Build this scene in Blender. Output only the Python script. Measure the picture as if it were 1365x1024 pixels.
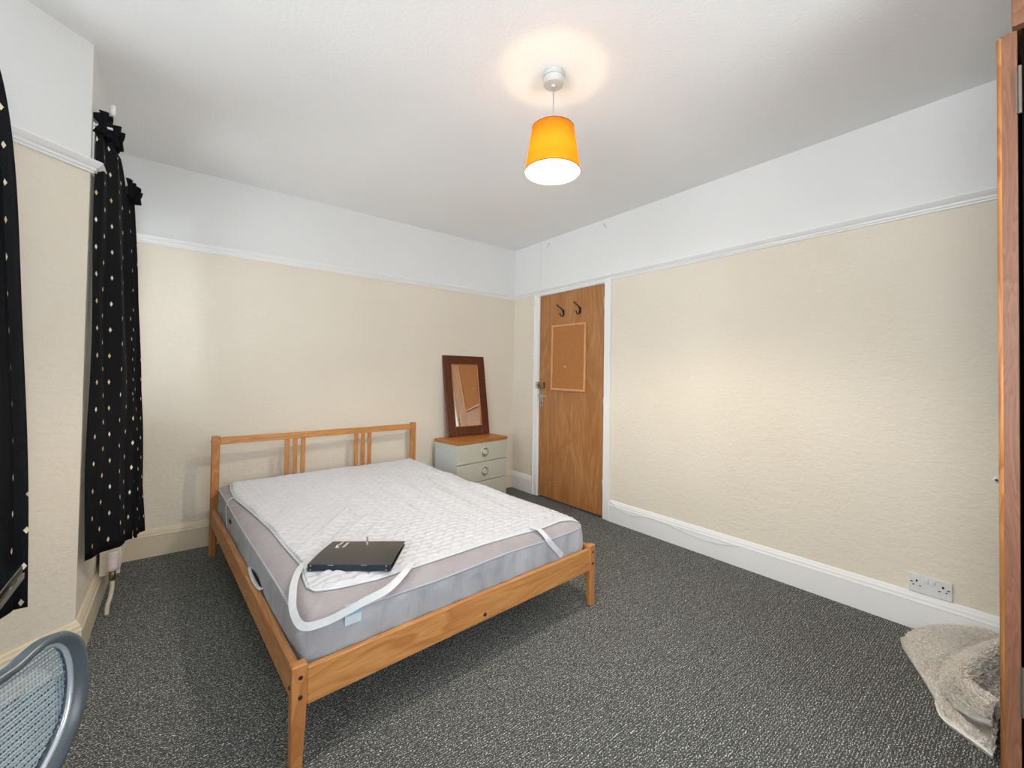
import bpy, bmesh, math, random
from math import sin, cos, pi, radians, sqrt, atan2, exp, floor
from mathutils import Vector, Matrix, Euler
random.seed(7)
scene = bpy.context.scene
C = scene.collection
for o in list(bpy.data.objects):
    bpy.data.objects.remove(o)

# ------------------------------------------------------------ camera
YAW, PITCH, ROLL, FPX, CAMH, SHY = 0.66645, 0.017566, 0.014707, 560.3, 1.1734, -21.26
Fv = Vector((sin(YAW)*cos(PITCH), cos(YAW)*cos(PITCH), sin(PITCH)))
Rv = Vector((cos(YAW), -sin(YAW), 0)); Uv = Rv.cross(Fv)
R2 = Rv*cos(ROLL) + Uv*sin(ROLL); U2 = -Rv*sin(ROLL) + Uv*cos(ROLL)
cd = bpy.data.cameras.new('camera'); cam = bpy.data.objects.new('camera', cd); C.objects.link(cam)
M = Matrix((R2, U2, -Fv)).transposed().to_4x4(); M.translation = (0, 0, CAMH)
cam.matrix_world = M
cd.sensor_fit = 'HORIZONTAL'; cd.sensor_width = 36; cd.lens = FPX/1365*36; cd.shift_y = SHY/1365
cd.clip_start = 0.02
scene.camera = cam

# ------------------------------------------------------------ world, daylight, added fill lights, exposure
w = bpy.data.worlds.new('world'); scene.world = w; w.use_nodes = True
bg = w.node_tree.nodes['Background']; bg.inputs[0].default_value = (0.90, 0.95, 1.0, 1); bg.inputs[1].default_value = 5.0
scene.view_settings.view_transform = 'Standard'; scene.view_settings.look = 'None'
scene.view_settings.exposure = 0.10; scene.view_settings.gamma = 1
scene.view_settings.use_curve_mapping = False
def window_light(name, loc, direction, sx, sy, power, col=(0.97, 0.985, 1.0)):
    l = bpy.data.lights.new(name, 'AREA'); l.shape = 'RECTANGLE'; l.size = sx; l.size_y = sy; l.energy = power; l.color = col
    o = bpy.data.objects.new(name, l); C.objects.link(o); o.location = loc
    o.rotation_euler = Vector(direction).to_track_quat('-Z', 'Z').to_euler()
    return o
XR, YB, H = 2.777, 3.501, 2.5            # right wall, back wall, ceiling
XL, YC = -0.31, 2.40                     # left wall and its corner with the splayed wall
DX, DY = -0.7628, -0.6467                # direction of the splayed wall
XW, YW = XL + DX*1.35, YC + DY*1.35      # where it meets the bay wall
YN = -1.35
NX_, NY_ = 0.6467, -0.7628
window_light('daylight_window', (XL-0.30, 3.02, 1.60), (1, 0, 0.0), 0.62, 1.3, 9)
window_light('fill_light_bay', (XW-0.32, 0.15, 1.50), (1, 0.1, 1.0), 2.0, 1.5, 56)  # added area light out of view, tilted up to brighten the ceiling
window_light('fill_light_splay', (XL+DX*0.785-NX_*0.30, YC+DY*0.785-NY_*0.30, 1.50), (NX_, NY_, 0.6), 0.66, 1.3, 26, (0.80, 0.90, 1.0))  # light added to lift the left ceiling corner, tinted blue for the mattress
window_light('fill_light_near', (0.9, YN-0.32, 1.50), (0.1, 1, 0.8), 1.9, 1.5, 26)  # added fill from behind the camera, aimed upward

# ------------------------------------------------------------ materials
class NT:
    def __init__(s, name):
        s.m = bpy.data.materials.new(name); s.m.use_nodes = True
        s.t = s.m.node_tree; s.p = s.t.nodes['Principled BSDF']; s.out = s.t.nodes['Material Output']
    def n(s, typ, ins=None, **kw):
        nd = s.t.nodes.new(typ)
        for k, v in kw.items(): setattr(nd, k, v)
        for k, v in (ins or {}).items():
            if isinstance(v, bpy.types.NodeSocket): s.t.links.new(v, nd.inputs[k])
            else: nd.inputs[k].default_value = v
        return nd
    def link(s, a, b): s.t.links.new(a, b)
    def coord(s, scale=(1, 1, 1), kind='Object'):
        tc = s.n('ShaderNodeTexCoord')
        return s.n('ShaderNodeMapping', {'Vector': tc.outputs[kind], 'Scale': scale}).outputs[0]
    def noise(s, vec, scale, detail=3, rough=0.5, dist=0.0):
        return s.n('ShaderNodeTexNoise', {'Vector': vec, 'Scale': scale, 'Detail': detail, 'Roughness': rough, 'Distortion': dist}).outputs[0]
    def ramp(s, fac, stops):
        r = s.n('ShaderNodeValToRGB', {'Fac': fac}); e = r.color_ramp.elements
        while len(e) < len(stops): e.new(0.5)
        for i, (p, c) in enumerate(stops):
            e[i].position = p; e[i].color = (*c, 1) if len(c) == 3 else c
        return r.outputs[0]
    def math(s, op, a, b=0.0, c=None):
        d = {0: a, 1: b}
        if c is not None: d[2] = c
        return s.n('ShaderNodeMath', d, operation=op).outputs[0]
    def mix(s, fac, a, b):
        nd = s.t.nodes.new('ShaderNodeMix'); nd.data_type = 'RGBA'
        for k, v in ((0, fac), (6, a), (7, b)):
            if isinstance(v, bpy.types.NodeSocket): s.t.links.new(v, nd.inputs[k])
            else: nd.inputs[k].default_value = v if not isinstance(v, tuple) else ((*v, 1) if len(v) == 3 else v)
        return nd.outputs[2]
    def bump(s, h, strength=0.3, dist=0.002):
        b = s.n('ShaderNodeBump', {'Height': h, 'Strength': strength, 'Distance': dist})
        s.link(b.outputs[0], s.p.inputs['Normal'])
    def base(s, c):
        if isinstance(c, bpy.types.NodeSocket): s.link(c, s.p.inputs['Base Color'])
        else: s.p.inputs['Base Color'].default_value = (*c, 1)
    def set(s, rough=0.5, metal=0.0, spec=0.5, **kw):
        s.p.inputs['Roughness'].default_value = rough; s.p.inputs['Metallic'].default_value = metal
        s.p.inputs['Specular IOR Level'].default_value = spec
        for k, v in kw.items(): s.p.inputs[k].default_value = v
def plain(name, col, rough=0.5, metal=0.0, spec=0.5, var=0.06, vs=30):
    t = NT(name); v = t.coord(); f = t.noise(v, vs, 2)
    t.base(t.ramp(f, [(0.3, tuple(c*(1-var) for c in col)), (0.7, tuple(min(1, c*(1+var)) for c in col))])); t.set(rough, metal, spec)
    return t.m
def srgb(r, g, b):
    f = lambda c: (c/255/12.92 if c/255 <= 0.04045 else ((c/255+0.055)/1.055)**2.4)
    return (f(r), f(g), f(b))

def m_wall():                     # cream textured paper below the rail
    t = NT('cream_wallpaper'); v = t.coord()
    a = t.noise(v, 38, 4, 0.6, 0.6); b = t.noise(t.coord((0.45, 0.45, 1.0)), 42, 3, 0.55, 0.5)
    pat = t.noise(v, 1.3, 2)
    t.base(t.ramp(pat, [(0.35, (0.775, 0.700, 0.580)), (0.65, (0.80, 0.732, 0.618))]))
    t.bump(t.math('ADD', t.math('MULTIPLY', a, 0.7), t.math('MULTIPLY', b, 0.6)), 0.8, 0.006)
    t.set(0.75, spec=0.3); return t.m
def m_white(name, col=(0.78, 0.785, 0.78), rough=0.8, bump=0.25, sc=90):
    t = NT(name); v = t.coord(); a = t.noise(v, sc, 3)
    t.base(t.ramp(t.noise(v, 1.5, 2), [(0.3, tuple(c*0.98 for c in col)), (0.7, col)]))
    t.bump(a, bump, 0.003); t.set(rough, spec=0.3); return t.m
def m_carpet():
    t = NT('charcoal_fleck_carpet'); v = t.coord()
    wv = t.n('ShaderNodeTexWave', {'Vector': t.coord((1, 1, 1)), 'Scale': 40.0, 'Distortion': 8.0, 'Detail': 2.0, 'Detail Scale': 2.2, 'Detail Roughness': 0.6}, wave_type='BANDS', bands_direction='Y').outputs['Fac']
    n1 = t.noise(v, 200, 2, 0.6); n2 = t.noise(v, 110, 2, 0.5)
    lo = t.noise(v, 2.2, 3)
    f = t.math('MULTIPLY', t.ramp(wv, [(0.66, (0, 0, 0)), (0.86, (1, 1, 1))]), t.ramp(n1, [(0.47, (0, 0, 0)), (0.60, (1, 1, 1))]))
    g = t.ramp(n2, [(0.30, (0.050, 0.054, 0.052)), (0.72, (0.172, 0.182, 0.174))])
    g = t.mix(t.math('MULTIPLY', lo, 0.5), g, (0.106, 0.112, 0.107))
    t.base(t.mix(f, g, (0.95, 0.96, 0.90)))
    t.bump(t.math('ADD', wv, t.math('MULTIPLY', n1, 1.2)), 0.9, 0.004); t.set(0.95, spec=0.1); return t.m
def m_wood(name, axis, dark, light, scale=1.0, knots=True, rough=0.42, spec=0.45):
    t = NT(name)
    st = {'X': (0.10, 1, 1), 'Y': (1, 0.10, 1), 'Z': (1, 1, 0.10)}[axis]
    v = t.coord(tuple(c*scale for c in st))
    oi = t.n('ShaderNodeObjectInfo').outputs['Random']
    v2 = t.n('ShaderNodeVectorMath', {0: v, 1: t.n('ShaderNodeCombineXYZ', {0: t.math('MULTIPLY', oi, 7.0), 1: t.math('MULTIPLY', oi, 3.0), 2: oi}).outputs[0]}, operation='ADD').outputs[0]
    base = t.noise(v2, 9, 3, 0.5, 0.8)
    rings = t.math('FRACT', t.math('MULTIPLY', base, 13.0))
    rr = t.ramp(rings, [(0.0, (0.25,)*3), (0.75, (1,)*3), (0.93, (0.0,)*3), (1.0, (0.25,)*3)])
    fine = t.noise(v2, 120, 2, 0.6)
    mid = tuple((a+b)/2 for a, b in zip(dark, light))
    c = t.mix(rr, tuple(a*0.75+b*0.25 for a, b in zip(dark, light)), light); c = t.mix(t.math('MULTIPLY', t.ramp(fine, [(0.4, (1,)*3), (0.7, (0,)*3)]), 0.35), c, dark)
    if knots:
        vo = t.n('ShaderNodeTexVoronoi', {'Vector': t.coord({'X': (0.45, 1, 1), 'Y': (1, 0.45, 1), 'Z': (1, 1, 0.45)}[axis]), 'Scale': 5.5}).outputs['Distance']
        c = t.mix(t.ramp(vo, [(0.035, (0.85,)*3), (0.075, (0,)*3)]), c, tuple(x*0.28 for x in dark))
    t.base(c); t.bump(fine, 0.12, 0.001); t.set(rough, spec=spec); return t.m
def m_veneer():
    t = NT('door_veneer'); v = t.coord((1, 1, 0.22))
    base = t.noise(v, 3.4, 3, 0.5, 1.6)
    rings = t.math('FRACT', t.math('MULTIPLY', base, 7.0))
    rr = t.ramp(rings, [(0.0, (0.35,)*3), (0.6, (1,)*3), (0.95, (0.1,)*3), (1.0, (0.35,)*3)])
    c = t.mix(rr, srgb(168, 113, 66), srgb(192, 138, 86))
    fine = t.noise(t.coord((1, 1, 0.03)), 150, 2, 0.6)
    c = t.mix(t.math('MULTIPLY', t.ramp(fine, [(0.38, (1,)*3), (0.62, (0,)*3)]), 0.35), c, srgb(122, 74, 36))
    blot = t.noise(t.coord((1, 1, 0.5)), 4.5, 3)
    c = t.mix(t.math('MULTIPLY', t.ramp(blot, [(0.4, (1,)*3), (0.6, (0,)*3)]), 0.3), c, srgb(140, 82, 38))
    # worn scuffs near the foot of the door (real wear, bound to height on the door)
    sx = t.n('ShaderNodeSeparateXYZ', {0: t.coord()}).outputs[2]
    band = t.ramp(sx, [(0.03, (0,)*3), (0.08, (1,)*3), (0.20, (1,)*3), (0.27, (0,)*3)])
    sc = t.ramp(t.noise(t.coord((1, 0.35, 2.2)), 16, 5, 0.7), [(0.62, (0,)*3), (0.68, (1,)*3)])
    c = t.mix(t.math('MULTIPLY', t.math('MULTIPLY', band, sc), 0.75), c, srgb(196, 160, 125))
    t.base(c); t.bump(fine, 0.08, 0.001); t.set(0.38, spec=0.45); return t.m
def m_cork():
    t = NT('cork'); v = t.coord(); a = t.noise(v, 140, 3, 0.7)
    t.base(t.ramp(a, [(0.3, srgb(160, 104, 60)), (0.7, srgb(192, 132, 82))])); t.bump(a, 0.4, 0.001); t.set(0.9, spec=0.15); return t.m
def m_fabric(name, c1, c2, wr=0.3, scale=6, weave=True):
    t = NT(name); v = t.coord(); a = t.noise(t.coord((1, 1, 0.35)), scale, 4, 0.55, 0.4); b = t.noise(v, 320, 2)
    t.base(t.ramp(a, [(0.3, c1), (0.7, c2)]))
    t.bump(t.math('ADD', t.math('MULTIPLY', a, 1.0), t.math('MULTIPLY', b, 0.06 if weave else 0)), wr, 0.02)
    t.set(0.75, spec=0.25, **{'Sheen Weight': 0.15}); return t.m
def m_curtain():
    t = NT('black_dotted_curtain_cloth')
    uv = t.n('ShaderNodeTexCoord').outputs['UV']; s = t.n('ShaderNodeSeparateXYZ', {0: uv}); U, V = s.outputs[0], s.outputs[1]
    def lat(du, dv):
        a = t.math('ABSOLUTE', t.math('SUBTRACT', t.math('FRACT', t.math('ADD', t.math('DIVIDE', U, 0.16), du)), 0.5))
        b = t.math('ABSOLUTE', t.math('SUBTRACT', t.math('FRACT', t.math('ADD', t.math('DIVIDE', V, 0.112), dv)), 0.5))
        q = t.math('ADD', t.math('MULTIPLY', a, 0.16/0.0078), t.math('MULTIPLY', b, 0.112/0.0112))
        return t.math('LESS_THAN', q, 1.0)
    m = t.math('MAXIMUM', lat(0, 0), lat(0.5, 0.5))
    bn = t.noise(uv, 14, 1)
    dot = t.ramp(bn, [(0.4, srgb(238, 230, 212)), (0.62, srgb(206, 184, 142))])
    cloth = t.ramp(t.noise(t.coord(), 250, 2), [(0.3, (0.003, 0.0032, 0.004)), (0.7, (0.007, 0.0075, 0.010))])
    t.base(t.mix(m, cloth, dot)); t.bump(t.noise(t.coord((1, 1, 0.3)), 30, 3), 0.15, 0.004); t.set(0.7, spec=0.15); return t.m
def m_glass():
    t = NT('window_glass'); g = t.n('ShaderNodeBsdfTransparent', {'Color': (0.97, 0.98, 0.98, 1)}); gl = t.n('ShaderNodeBsdfGlossy', {'Roughness': 0.02})
    fr = t.n('ShaderNodeFresnel', {'IOR': 1.45}); mx = t.n('ShaderNodeMixShader', {0: fr.outputs[0], 1: g.outputs[0], 2: gl.outputs[0]})
    t.link(mx.outputs[0], t.out.inputs[0]); return t.m
def m_shade():
    t = NT('orange_lampshade_cloth'); d = t.n('ShaderNodeBsdfDiffuse', {'Color': (0.85, 0.40, 0.04, 1)}); tr = t.n('ShaderNodeBsdfTranslucent', {'Color': (1.0, 0.50, 0.03, 1)})
    mx = t.n('ShaderNodeMixShader', {0: 0.55, 1: d.outputs[0], 2: tr.outputs[0]}); t.link(mx.outputs[0], t.out.inputs[0]); return t.m
def m_lining():
    t = NT('white_shade_lining'); d = t.n('ShaderNodeBsdfDiffuse', {'Color': (0.9, 0.88, 0.82, 1)}); tr = t.n('ShaderNodeBsdfTranslucent', {'Color': (0.9, 0.88, 0.8, 1)})
    mx = t.n('ShaderNodeMixShader', {0: 0.5, 1: d.outputs[0], 2: tr.outputs[0]}); t.link(mx.outputs[0], t.out.inputs[0]); return t.m
def m_emit(name, col, st):
    t = NT(name); e = t.n('ShaderNodeEmission', {'Color': (*col, 1), 'Strength': st}); t.link(e.outputs[0], t.out.inputs[0]); return t.m
def m_bulb():
    t = NT('lit_bulb'); e = t.n('ShaderNodeEmission', {'Color': (1.0, 0.90, 0.74, 1), 'Strength': 12}); tr = t.n('ShaderNodeBsdfTransparent', {})
    mx = t.n('ShaderNodeMixShader', {0: 0.75, 1: e.outputs[0], 2: tr.outputs[0]}); t.link(mx.outputs[0], t.out.inputs[0]); return t.m
MT = dict(
    wall=m_wall(), upper=m_white('white_upper_wall', (0.80, 0.80, 0.79), bump=0.12), ceil=m_white('ceiling_paint', (0.93, 0.93, 0.925), bump=0.3, sc=70),
    trim=m_white('white_gloss_trim', (0.87, 0.87, 0.86), 0.35, 0.03), trimc=m_white('cream_gloss_trim', srgb(226, 212, 186), 0.35, 0.03), carpet=m_carpet(),
    pineX=m_wood('pine_along_x', 'X', srgb(168, 104, 50), srgb(212, 154, 92)), pineY=m_wood('pine_along_y', 'Y', srgb(168, 104, 52), srgb(214, 158, 102)),
    pineZ=m_wood('pine_upright', 'Z', srgb(160, 98, 50), srgb(204, 144, 86)), door=m_veneer(), cork=m_cork(),
    topwood=m_wood('oak_top', 'X', srgb(150, 88, 36), srgb(196, 128, 62), knots=False),
    beech=m_wood('pale_beech', 'Z', srgb(196, 140, 88), srgb(226, 172, 118), knots=False),
    mahog=m_wood('mahogany', 'Z', srgb(66, 28, 14), srgb(104, 52, 30), knots=False, rough=0.3),
    mahogX=m_wood('mahogany_across', 'X', srgb(66, 28, 14), srgb(104, 52, 30), knots=False, rough=0.3),
    ward=m_wood('wardrobe_wood', 'Z', srgb(112, 70, 50), srgb(148, 102, 76), 2.2, knots=False, rough=0.45),
    edge=m_wood('pale_wood_edge', 'Z', srgb(150, 84, 42), srgb(214, 150, 84), knots=False),
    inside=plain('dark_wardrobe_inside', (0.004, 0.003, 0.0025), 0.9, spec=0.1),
    matt=m_fabric('grey_mattress_side', srgb(158, 160, 166), srgb(178, 180, 186), 0.9, 9), mtop=m_fabric('taupe_mattress_top', srgb(156, 149, 152), srgb(170, 163, 166), 0.5, 7),
    pipe=plain('grey_piping', srgb(176, 178, 186), 0.6), pad=m_fabric('white_quilted_cotton', (0.57, 0.57, 0.595), (0.61, 0.61, 0.63), 0.08, 20),
    elastic=plain('white_elastic', (0.66, 0.68, 0.70), 0.7), navy=plain('navy_cloth', (0.006, 0.007, 0.02), 0.9),
    curtain=m_curtain(), chrome=plain('chrome', (0.72, 0.72, 0.70), 0.22, 1.0), steel=plain('brushed_steel', (0.55, 0.54, 0.52), 0.35, 1.0),
    iron=plain('dark_iron', (0.018, 0.013, 0.011), 0.4, 0.3), bolt=plain('bronze_bolt', (0.07, 0.03, 0.02), 0.45, 0.4),
    plastic=plain('white_plastic', (0.74, 0.75, 0.74), 0.35, var=0.02), seam=plain('grey_joint_filler', (0.60, 0.60, 0.59), 0.8), dullm=plain('dull_hinge_metal', (0.22, 0.19, 0.16), 0.5, 0.8), groove_shade=plain('knob_groove_shade', srgb(128, 128, 118), 0.5), rose=plain('white_rose_plastic', (0.52, 0.52, 0.51), 0.5, var=0.02), flex=plain('grey_white_flex', (0.40, 0.39, 0.37), 0.6), hole=plain('socket_hole', (0.01, 0.01, 0.01), 0.8), red=plain('red_mark', (0.5, 0.05, 0.04), 0.5),
    chest=plain('pale_grey_laminate', srgb(196, 196, 182), 0.5, var=0.02), chestside=plain('pale_grey_side', srgb(190, 198, 192), 0.5, var=0.02),
    blackp=plain('black_folder_plastic', (0.030, 0.028, 0.025), 0.30, spec=0.55), navyp=plain('blue_black_plastic', (0.012, 0.020, 0.035), 0.35), silverink=plain('white_print', (0.75, 0.75, 0.72), 0.5),
    chairframe=plain('blue_grey_chair_plastic', (0.065, 0.085, 0.10), 0.3), chairmesh=plain('blue_grey_mesh', (0.22, 0.29, 0.34), 0.45, 0.1), chairlip=plain('silver_rim', (0.62, 0.65, 0.70), 0.25, 0.6),
    radi=plain('cream_radiator_enamel', (0.70, 0.64, 0.52), 0.4), valve=plain('pinkish_white_plastic', (0.66, 0.58, 0.56), 0.4), brass=plain('dull_brass', (0.28, 0.2, 0.1), 0.4, 0.9),
    glass=m_glass(), shade=m_shade(), lining=m_lining(), bulb=m_bulb(), mirror=plain('mirror_glass', (0.86, 0.84, 0.80), 0.01, 1.0, var=0),
    desk=plain('black_gloss_top', (0.006, 0.008, 0.009), 0.08, spec=0.8), rugm=None, lacing=plain('white_rug_edge', (0.82, 0.80, 0.77), 0.7), cable=plain('white_cable', (0.70, 0.70, 0.69), 0.5),
    label=plain('pale_blue_label', srgb(206, 216, 226), 0.6), label2=plain('blue_label_band', srgb(150, 184, 210), 0.6), tape=plain('yellowed_tape', (0.62, 0.61, 0.57), 0.5),
    shadeline=plain('dark_trim_tape', (0.25, 0.08, 0.01), 0.8))
def m_rug():
    t = NT('cream_shag_pile'); v = t.coord(); a = t.noise(v, 90, 3, 0.7); l = t.noise(v, 7, 2)
    c = t.ramp(a, [(0.3, srgb(240, 230, 217)), (0.65, srgb(254, 250, 242))]); c = t.mix(t.math('MULTIPLY', t.ramp(l, [(0.5, (0,)*3), (0.7, (1,)*3)]), 0.3), c, srgb(236, 214, 190))
    t.base(c); t.bump(a, 1.0, 0.01); t.set(0.95, spec=0.1); return t.m
MT['rugm'] = m_rug()

# ------------------------------------------------------------ mesh helpers
def obj(name, bm, mat, parent=None, smooth=False, bevel=0.0, recalc=True):
    if recalc: bmesh.ops.recalc_face_normals(bm, faces=bm.faces[:])
    me = bpy.data.meshes.new(name); bm.to_mesh(me); bm.free()
    o = bpy.data.objects.new(name, me); C.objects.link(o)
    for m in (mat if isinstance(mat, (list, tuple)) else [mat]): me.materials.append(m)
    if smooth:
        for f in me.polygons: f.use_smooth = True
    if bevel:
        b = o.modifiers.new('bevel', 'BEVEL'); b.width = bevel; b.segments = 2; b.limit_method = 'ANGLE'; b.angle_limit = radians(40)
    if parent: o.parent = parent
    return o
def tag(o, label=None, cat=None, group=None, kind=None):
    if label: o['label'] = label
    if cat: o['category'] = cat
    if group: o['group'] = group
    if kind: o['kind'] = kind
    return o
def thing(name, label, cat, loc=(0, 0, 0), rz=0.0, group=None):
    o = bpy.data.objects.new(name, None); C.objects.link(o); o.location = loc; o.rotation_euler = (0, 0, rz)
    o.empty_display_size = 0.1
    return tag(o, label, cat, group)
def box(bm, a, b, mi=0, mat=None):
    x0, y0, z0 = a; x1, y1, z1 = b
    P = [Vector(p) for p in ((x0,y0,z0),(x1,y0,z0),(x1,y1,z0),(x0,y1,z0),(x0,y0,z1),(x1,y0,z1),(x1,y1,z1),(x0,y1,z1))]
    if mat: P = [mat @ p for p in P]
    v = [bm.verts.new(p) for p in P]
    for f in ((3,2,1,0),(4,5,6,7),(0,1,5,4),(1,2,6,5),(2,3,7,6),(3,0,4,7)):
        fc = bm.faces.new([v[i] for i in f]); fc.material_index = mi
    return bm
def boxes(*L):
    bm = bmesh.new()
    for a, b in L: box(bm, a, b)
    return bm
def prism(bm, pts, off):
    """closed outline pts (3D) extruded by vector off"""
    off = Vector(off); a = [bm.verts.new(Vector(p)) for p in pts]; b = [bm.verts.new(Vector(p)+off) for p in pts]
    n = len(pts); bm.faces.new(a[::-1]); bm.faces.new(b)
    for i in range(n): bm.faces.new((a[i], a[(i+1) % n], b[(i+1) % n], b[i]))
    return bm
def tube(bm, path, r, seg=10, cap=True, radii=None, flat=None, upv=None):
    path = [Vector(p) for p in path]; rings = []; up = Vector(upv) if upv else None
    for i, p in enumerate(path):
        t = (path[min(i+1, len(path)-1)] - path[max(i-1, 0)]).normalized()
        if up is None: up = Vector((0, 0, 1)) if abs(t.z) < 0.9 else Vector((1, 0, 0))
        s = t.cross(up).normalized(); u = s.cross(t).normalized()
        if not upv: up = u
        rr = radii[i] if radii else r
        fl = flat if flat else 1.0
        rings.append([bm.verts.new(p + s*cos(2*pi*k/seg)*rr + u*sin(2*pi*k/seg)*rr*fl) for k in range(seg)])
    for a, b in zip(rings, rings[1:]):
        for k in range(seg): bm.faces.new((a[k], a[(k+1) % seg], b[(k+1) % seg], b[k]))
    if cap: bm.faces.new(rings[0][::-1]); bm.faces.new(rings[-1])
    return bm
def lathe(bm, prof, seg=32, mat=None, closed=False):
    """prof list of (r,z)"""
    rings = []
    for r, z in prof:
        if r < 1e-6: rings.append([bm.verts.new((mat or Matrix()) @ Vector((0, 0, z)))])
        else: rings.append([bm.verts.new((mat or Matrix()) @ Vector((r*cos(2*pi*k/seg), r*sin(2*pi*k/seg), z))) for k in range(seg)])
    pairs = list(zip(rings, rings[1:])) + ([(rings[-1], rings[0])] if closed else [])
    for a, b in pairs:
        for k in range(seg):
            k2 = (k+1) % seg
            if len(a) == 1 and len(b) == 1: continue
            if len(a) == 1: bm.faces.new((a[0], b[k2], b[k]))
            elif len(b) == 1: bm.faces.new((a[k], a[k2], b[0]))
            else: bm.faces.new((a[k], a[k2], b[k2], b[k]))
    return bm
def struct(name, bm, mat, parent=None, **k):
    o = obj(name, bm, mat, parent, **k)
    if parent is None: o['kind'] = 'structure'
    return o
def sweep_profile(bm, p0, p1, nrm, prof, m0=0.0, m1=0.0):
    """moulding: prof [(out,z)] closed outline, swept from p0 to p1 along a wall with inward normal nrm; m0/m1 mitre shift per unit out"""
    p0 = Vector((*p0, 0)); p1 = Vector((*p1, 0)); nrm = Vector((*nrm, 0)).normalized(); d = (p1-p0).normalized()
    A = [bm.verts.new(p0 + nrm*o + d*o*m0 + Vector((0, 0, z))) for o, z in prof]
    B = [bm.verts.new(p1 + nrm*o - d*o*m1 + Vector((0, 0, z))) for o, z in prof]
    n = len(prof)
    for i in range(n): bm.faces.new((A[i], A[(i+1) % n], B[(i+1) % n], B[i]))
    bm.faces.new(A[::-1]); bm.faces.new(B)
    return bm

# ------------------------------------------------------------ room shell
T = 0.12
NSX, NSY = -DY, DX                       # inward normal candidate of splayed wall
if NSX < 0: NSX, NSY = -NSX, -NSY
outline = [(XR+T, YB+T), (XL-T, YB+T), (XL-T, YC), (XW-T-0.05, YW+T), (XW-T, YN-T), (XR+T, YN-T)]
bm = bmesh.new(); prism(bm, [(x, y, -0.1) for x, y in outline], (0, 0, 0.1)); struct('floor', bm, MT['carpet'])
bm = bmesh.new(); prism(bm, [(x, y, H) for x, y in outline], (0, 0, 0.1)); struct('ceiling', bm, MT['ceil'])
RZ = 1.985                               # wallpaper below, paint above (hidden by the rail)
def wall(name, p0, p1, nrm, holes=(), t=T, hz=None):
    """wall from p0 to p1 (xy), inward normal nrm; holes (s0,s1,z0,z1) along it"""
    p0 = Vector((*p0, 0)); p1 = Vector((*p1, 0)); d = (p1-p0); L = d.length; d.normalize(); n = Vector((*nrm, 0)).normalized()
    S = sorted({0.0, L} | {h[0] for h in holes} | {h[1] for h in holes}); Z = sorted({0.0, RZ, H} | {h[2] for h in holes} | {h[3] for h in holes})
    bm = bmesh.new()
    for a, b in zip(S, S[1:]):
        for z0, z1 in zip(Z, Z[1:]):
            if any(h[0]-1e-5 <= a and b <= h[1]+1e-5 and h[2]-1e-5 <= z0 and z1 <= h[3]+1e-5 for h in holes): continue
            q = [p0+d*a, p0+d*b, p0+d*b-n*t, p0+d*a-n*t]
            vs = [bm.verts.new(x+Vector((0, 0, z0))) for x in q] + [bm.verts.new(x+Vector((0, 0, z1))) for x in q]
            for f in ((0,1,2,3),(4,5,6,7),(0,1,5,4),(1,2,6,5),(2,3,7,6),(3,0,4,7)):
                fc = bm.faces.new([vs[i] for i in f]); fc.material_index = 1 if z0 >= RZ-1e-4 else 0
    bmesh.ops.remove_doubles(bm, verts=bm.verts[:], dist=1e-5)
    o = struct(name, bm, [MT['wall'], MT['upper']]); return o
wall('wall_back', (XR+T, YB), (XL-T, YB), (0, -1))
DY0, DY1, DZ = 2.283, 3.092, 1.958        # door leaf
wall('wall_right', (XR, YN), (XR, YB), (-1, 0), [(DY0-0.018-YN, DY1+0.018-YN, 0.0, DZ+0.015)])
W1 = (2.72, 3.44, 0.85, 2.25)
wall('wall_left', (XL, YC), (XL, YB), (1, 0), [(W1[0]-YC, W1[1]-YC, W1[2], W1[3])], t=0.24)
wall('wall_splay', (XL, YC), (XW, YW), (NSX, NSY), [(0.42, 1.15, 0.85, 2.25)], t=0.22)
WB = (-0.95, 1.25, 0.75, 2.36)
wall('wall_bay', (XW, YN), (XW, YW), (1, 0), [(WB[0]-YN, WB[1]-YN, WB[2], WB[3])], t=0.22)
WN = (-0.15, 1.95, 0.75, 2.36)
wall('wall_near', (XW-0.2, YN), (XR+T, YN), (0, 1), [(WN[0]-XW+0.2, WN[1]-XW+0.2, WN[2], WN[3])], t=0.22)

def window(name, p0, d, n, s0, s1, z0, z1, depth, bars=1):
    """window in a wall opening; p0 wall start, d along, n inward"""
    p0 = Vector((*p0, 0)); d = Vector((*d, 0)).normalized(); n = Vector((*n, 0)).normalized()
    Mx = Matrix((d, n, Vector((0, 0, 1)))).transposed().to_4x4(); Mx.translation = p0 + d*s0 - n*depth
    e = bpy.data.objects.new(name, None); C.objects.link(e); e.matrix_world = Mx; e['kind'] = 'structure'
    W = s1-s0; fw = 0.055; g = 0.0
    f = boxes(((g, 0, z0), (fw, 0.06, z1)), ((W-fw, 0, z0), (W, 0.06, z1)), ((fw, 0, z0), (W-fw, 0.06, z0+fw)), ((fw, 0, z1-fw), (W-fw, 0.06, z1)))
    for k in range(bars):
        x = W*(k+1)/(bars+1); box(f, (x-0.025, 0.002, z0+fw), (x+0.025, 0.058, z1-fw))
    box(f, (fw, 0.004, z0+(z1-z0)*0.62), (W-fw, 0.056, z0+(z1-z0)*0.62+0.04))
    obj('window_frame', f, MT['trim'], e, bevel=0.003)
    obj('pane', boxes(((fw*0.7, 0.026, z0+fw*0.7), (W-fw*0.7, 0.032, z1-fw*0.7))), MT['glass'], e)
    obj('window_sill', boxes(((-0.0, 0.061, z0), (W+0.0, depth+0.03, z0+0.022))), MT['trim'], e, bevel=0.004)
    return e
window('window_1', (XL, YC), (0, 1), (1, 0), W1[0]-YC, W1[1]-YC, W1[2], W1[3], 0.2, 0)
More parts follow.
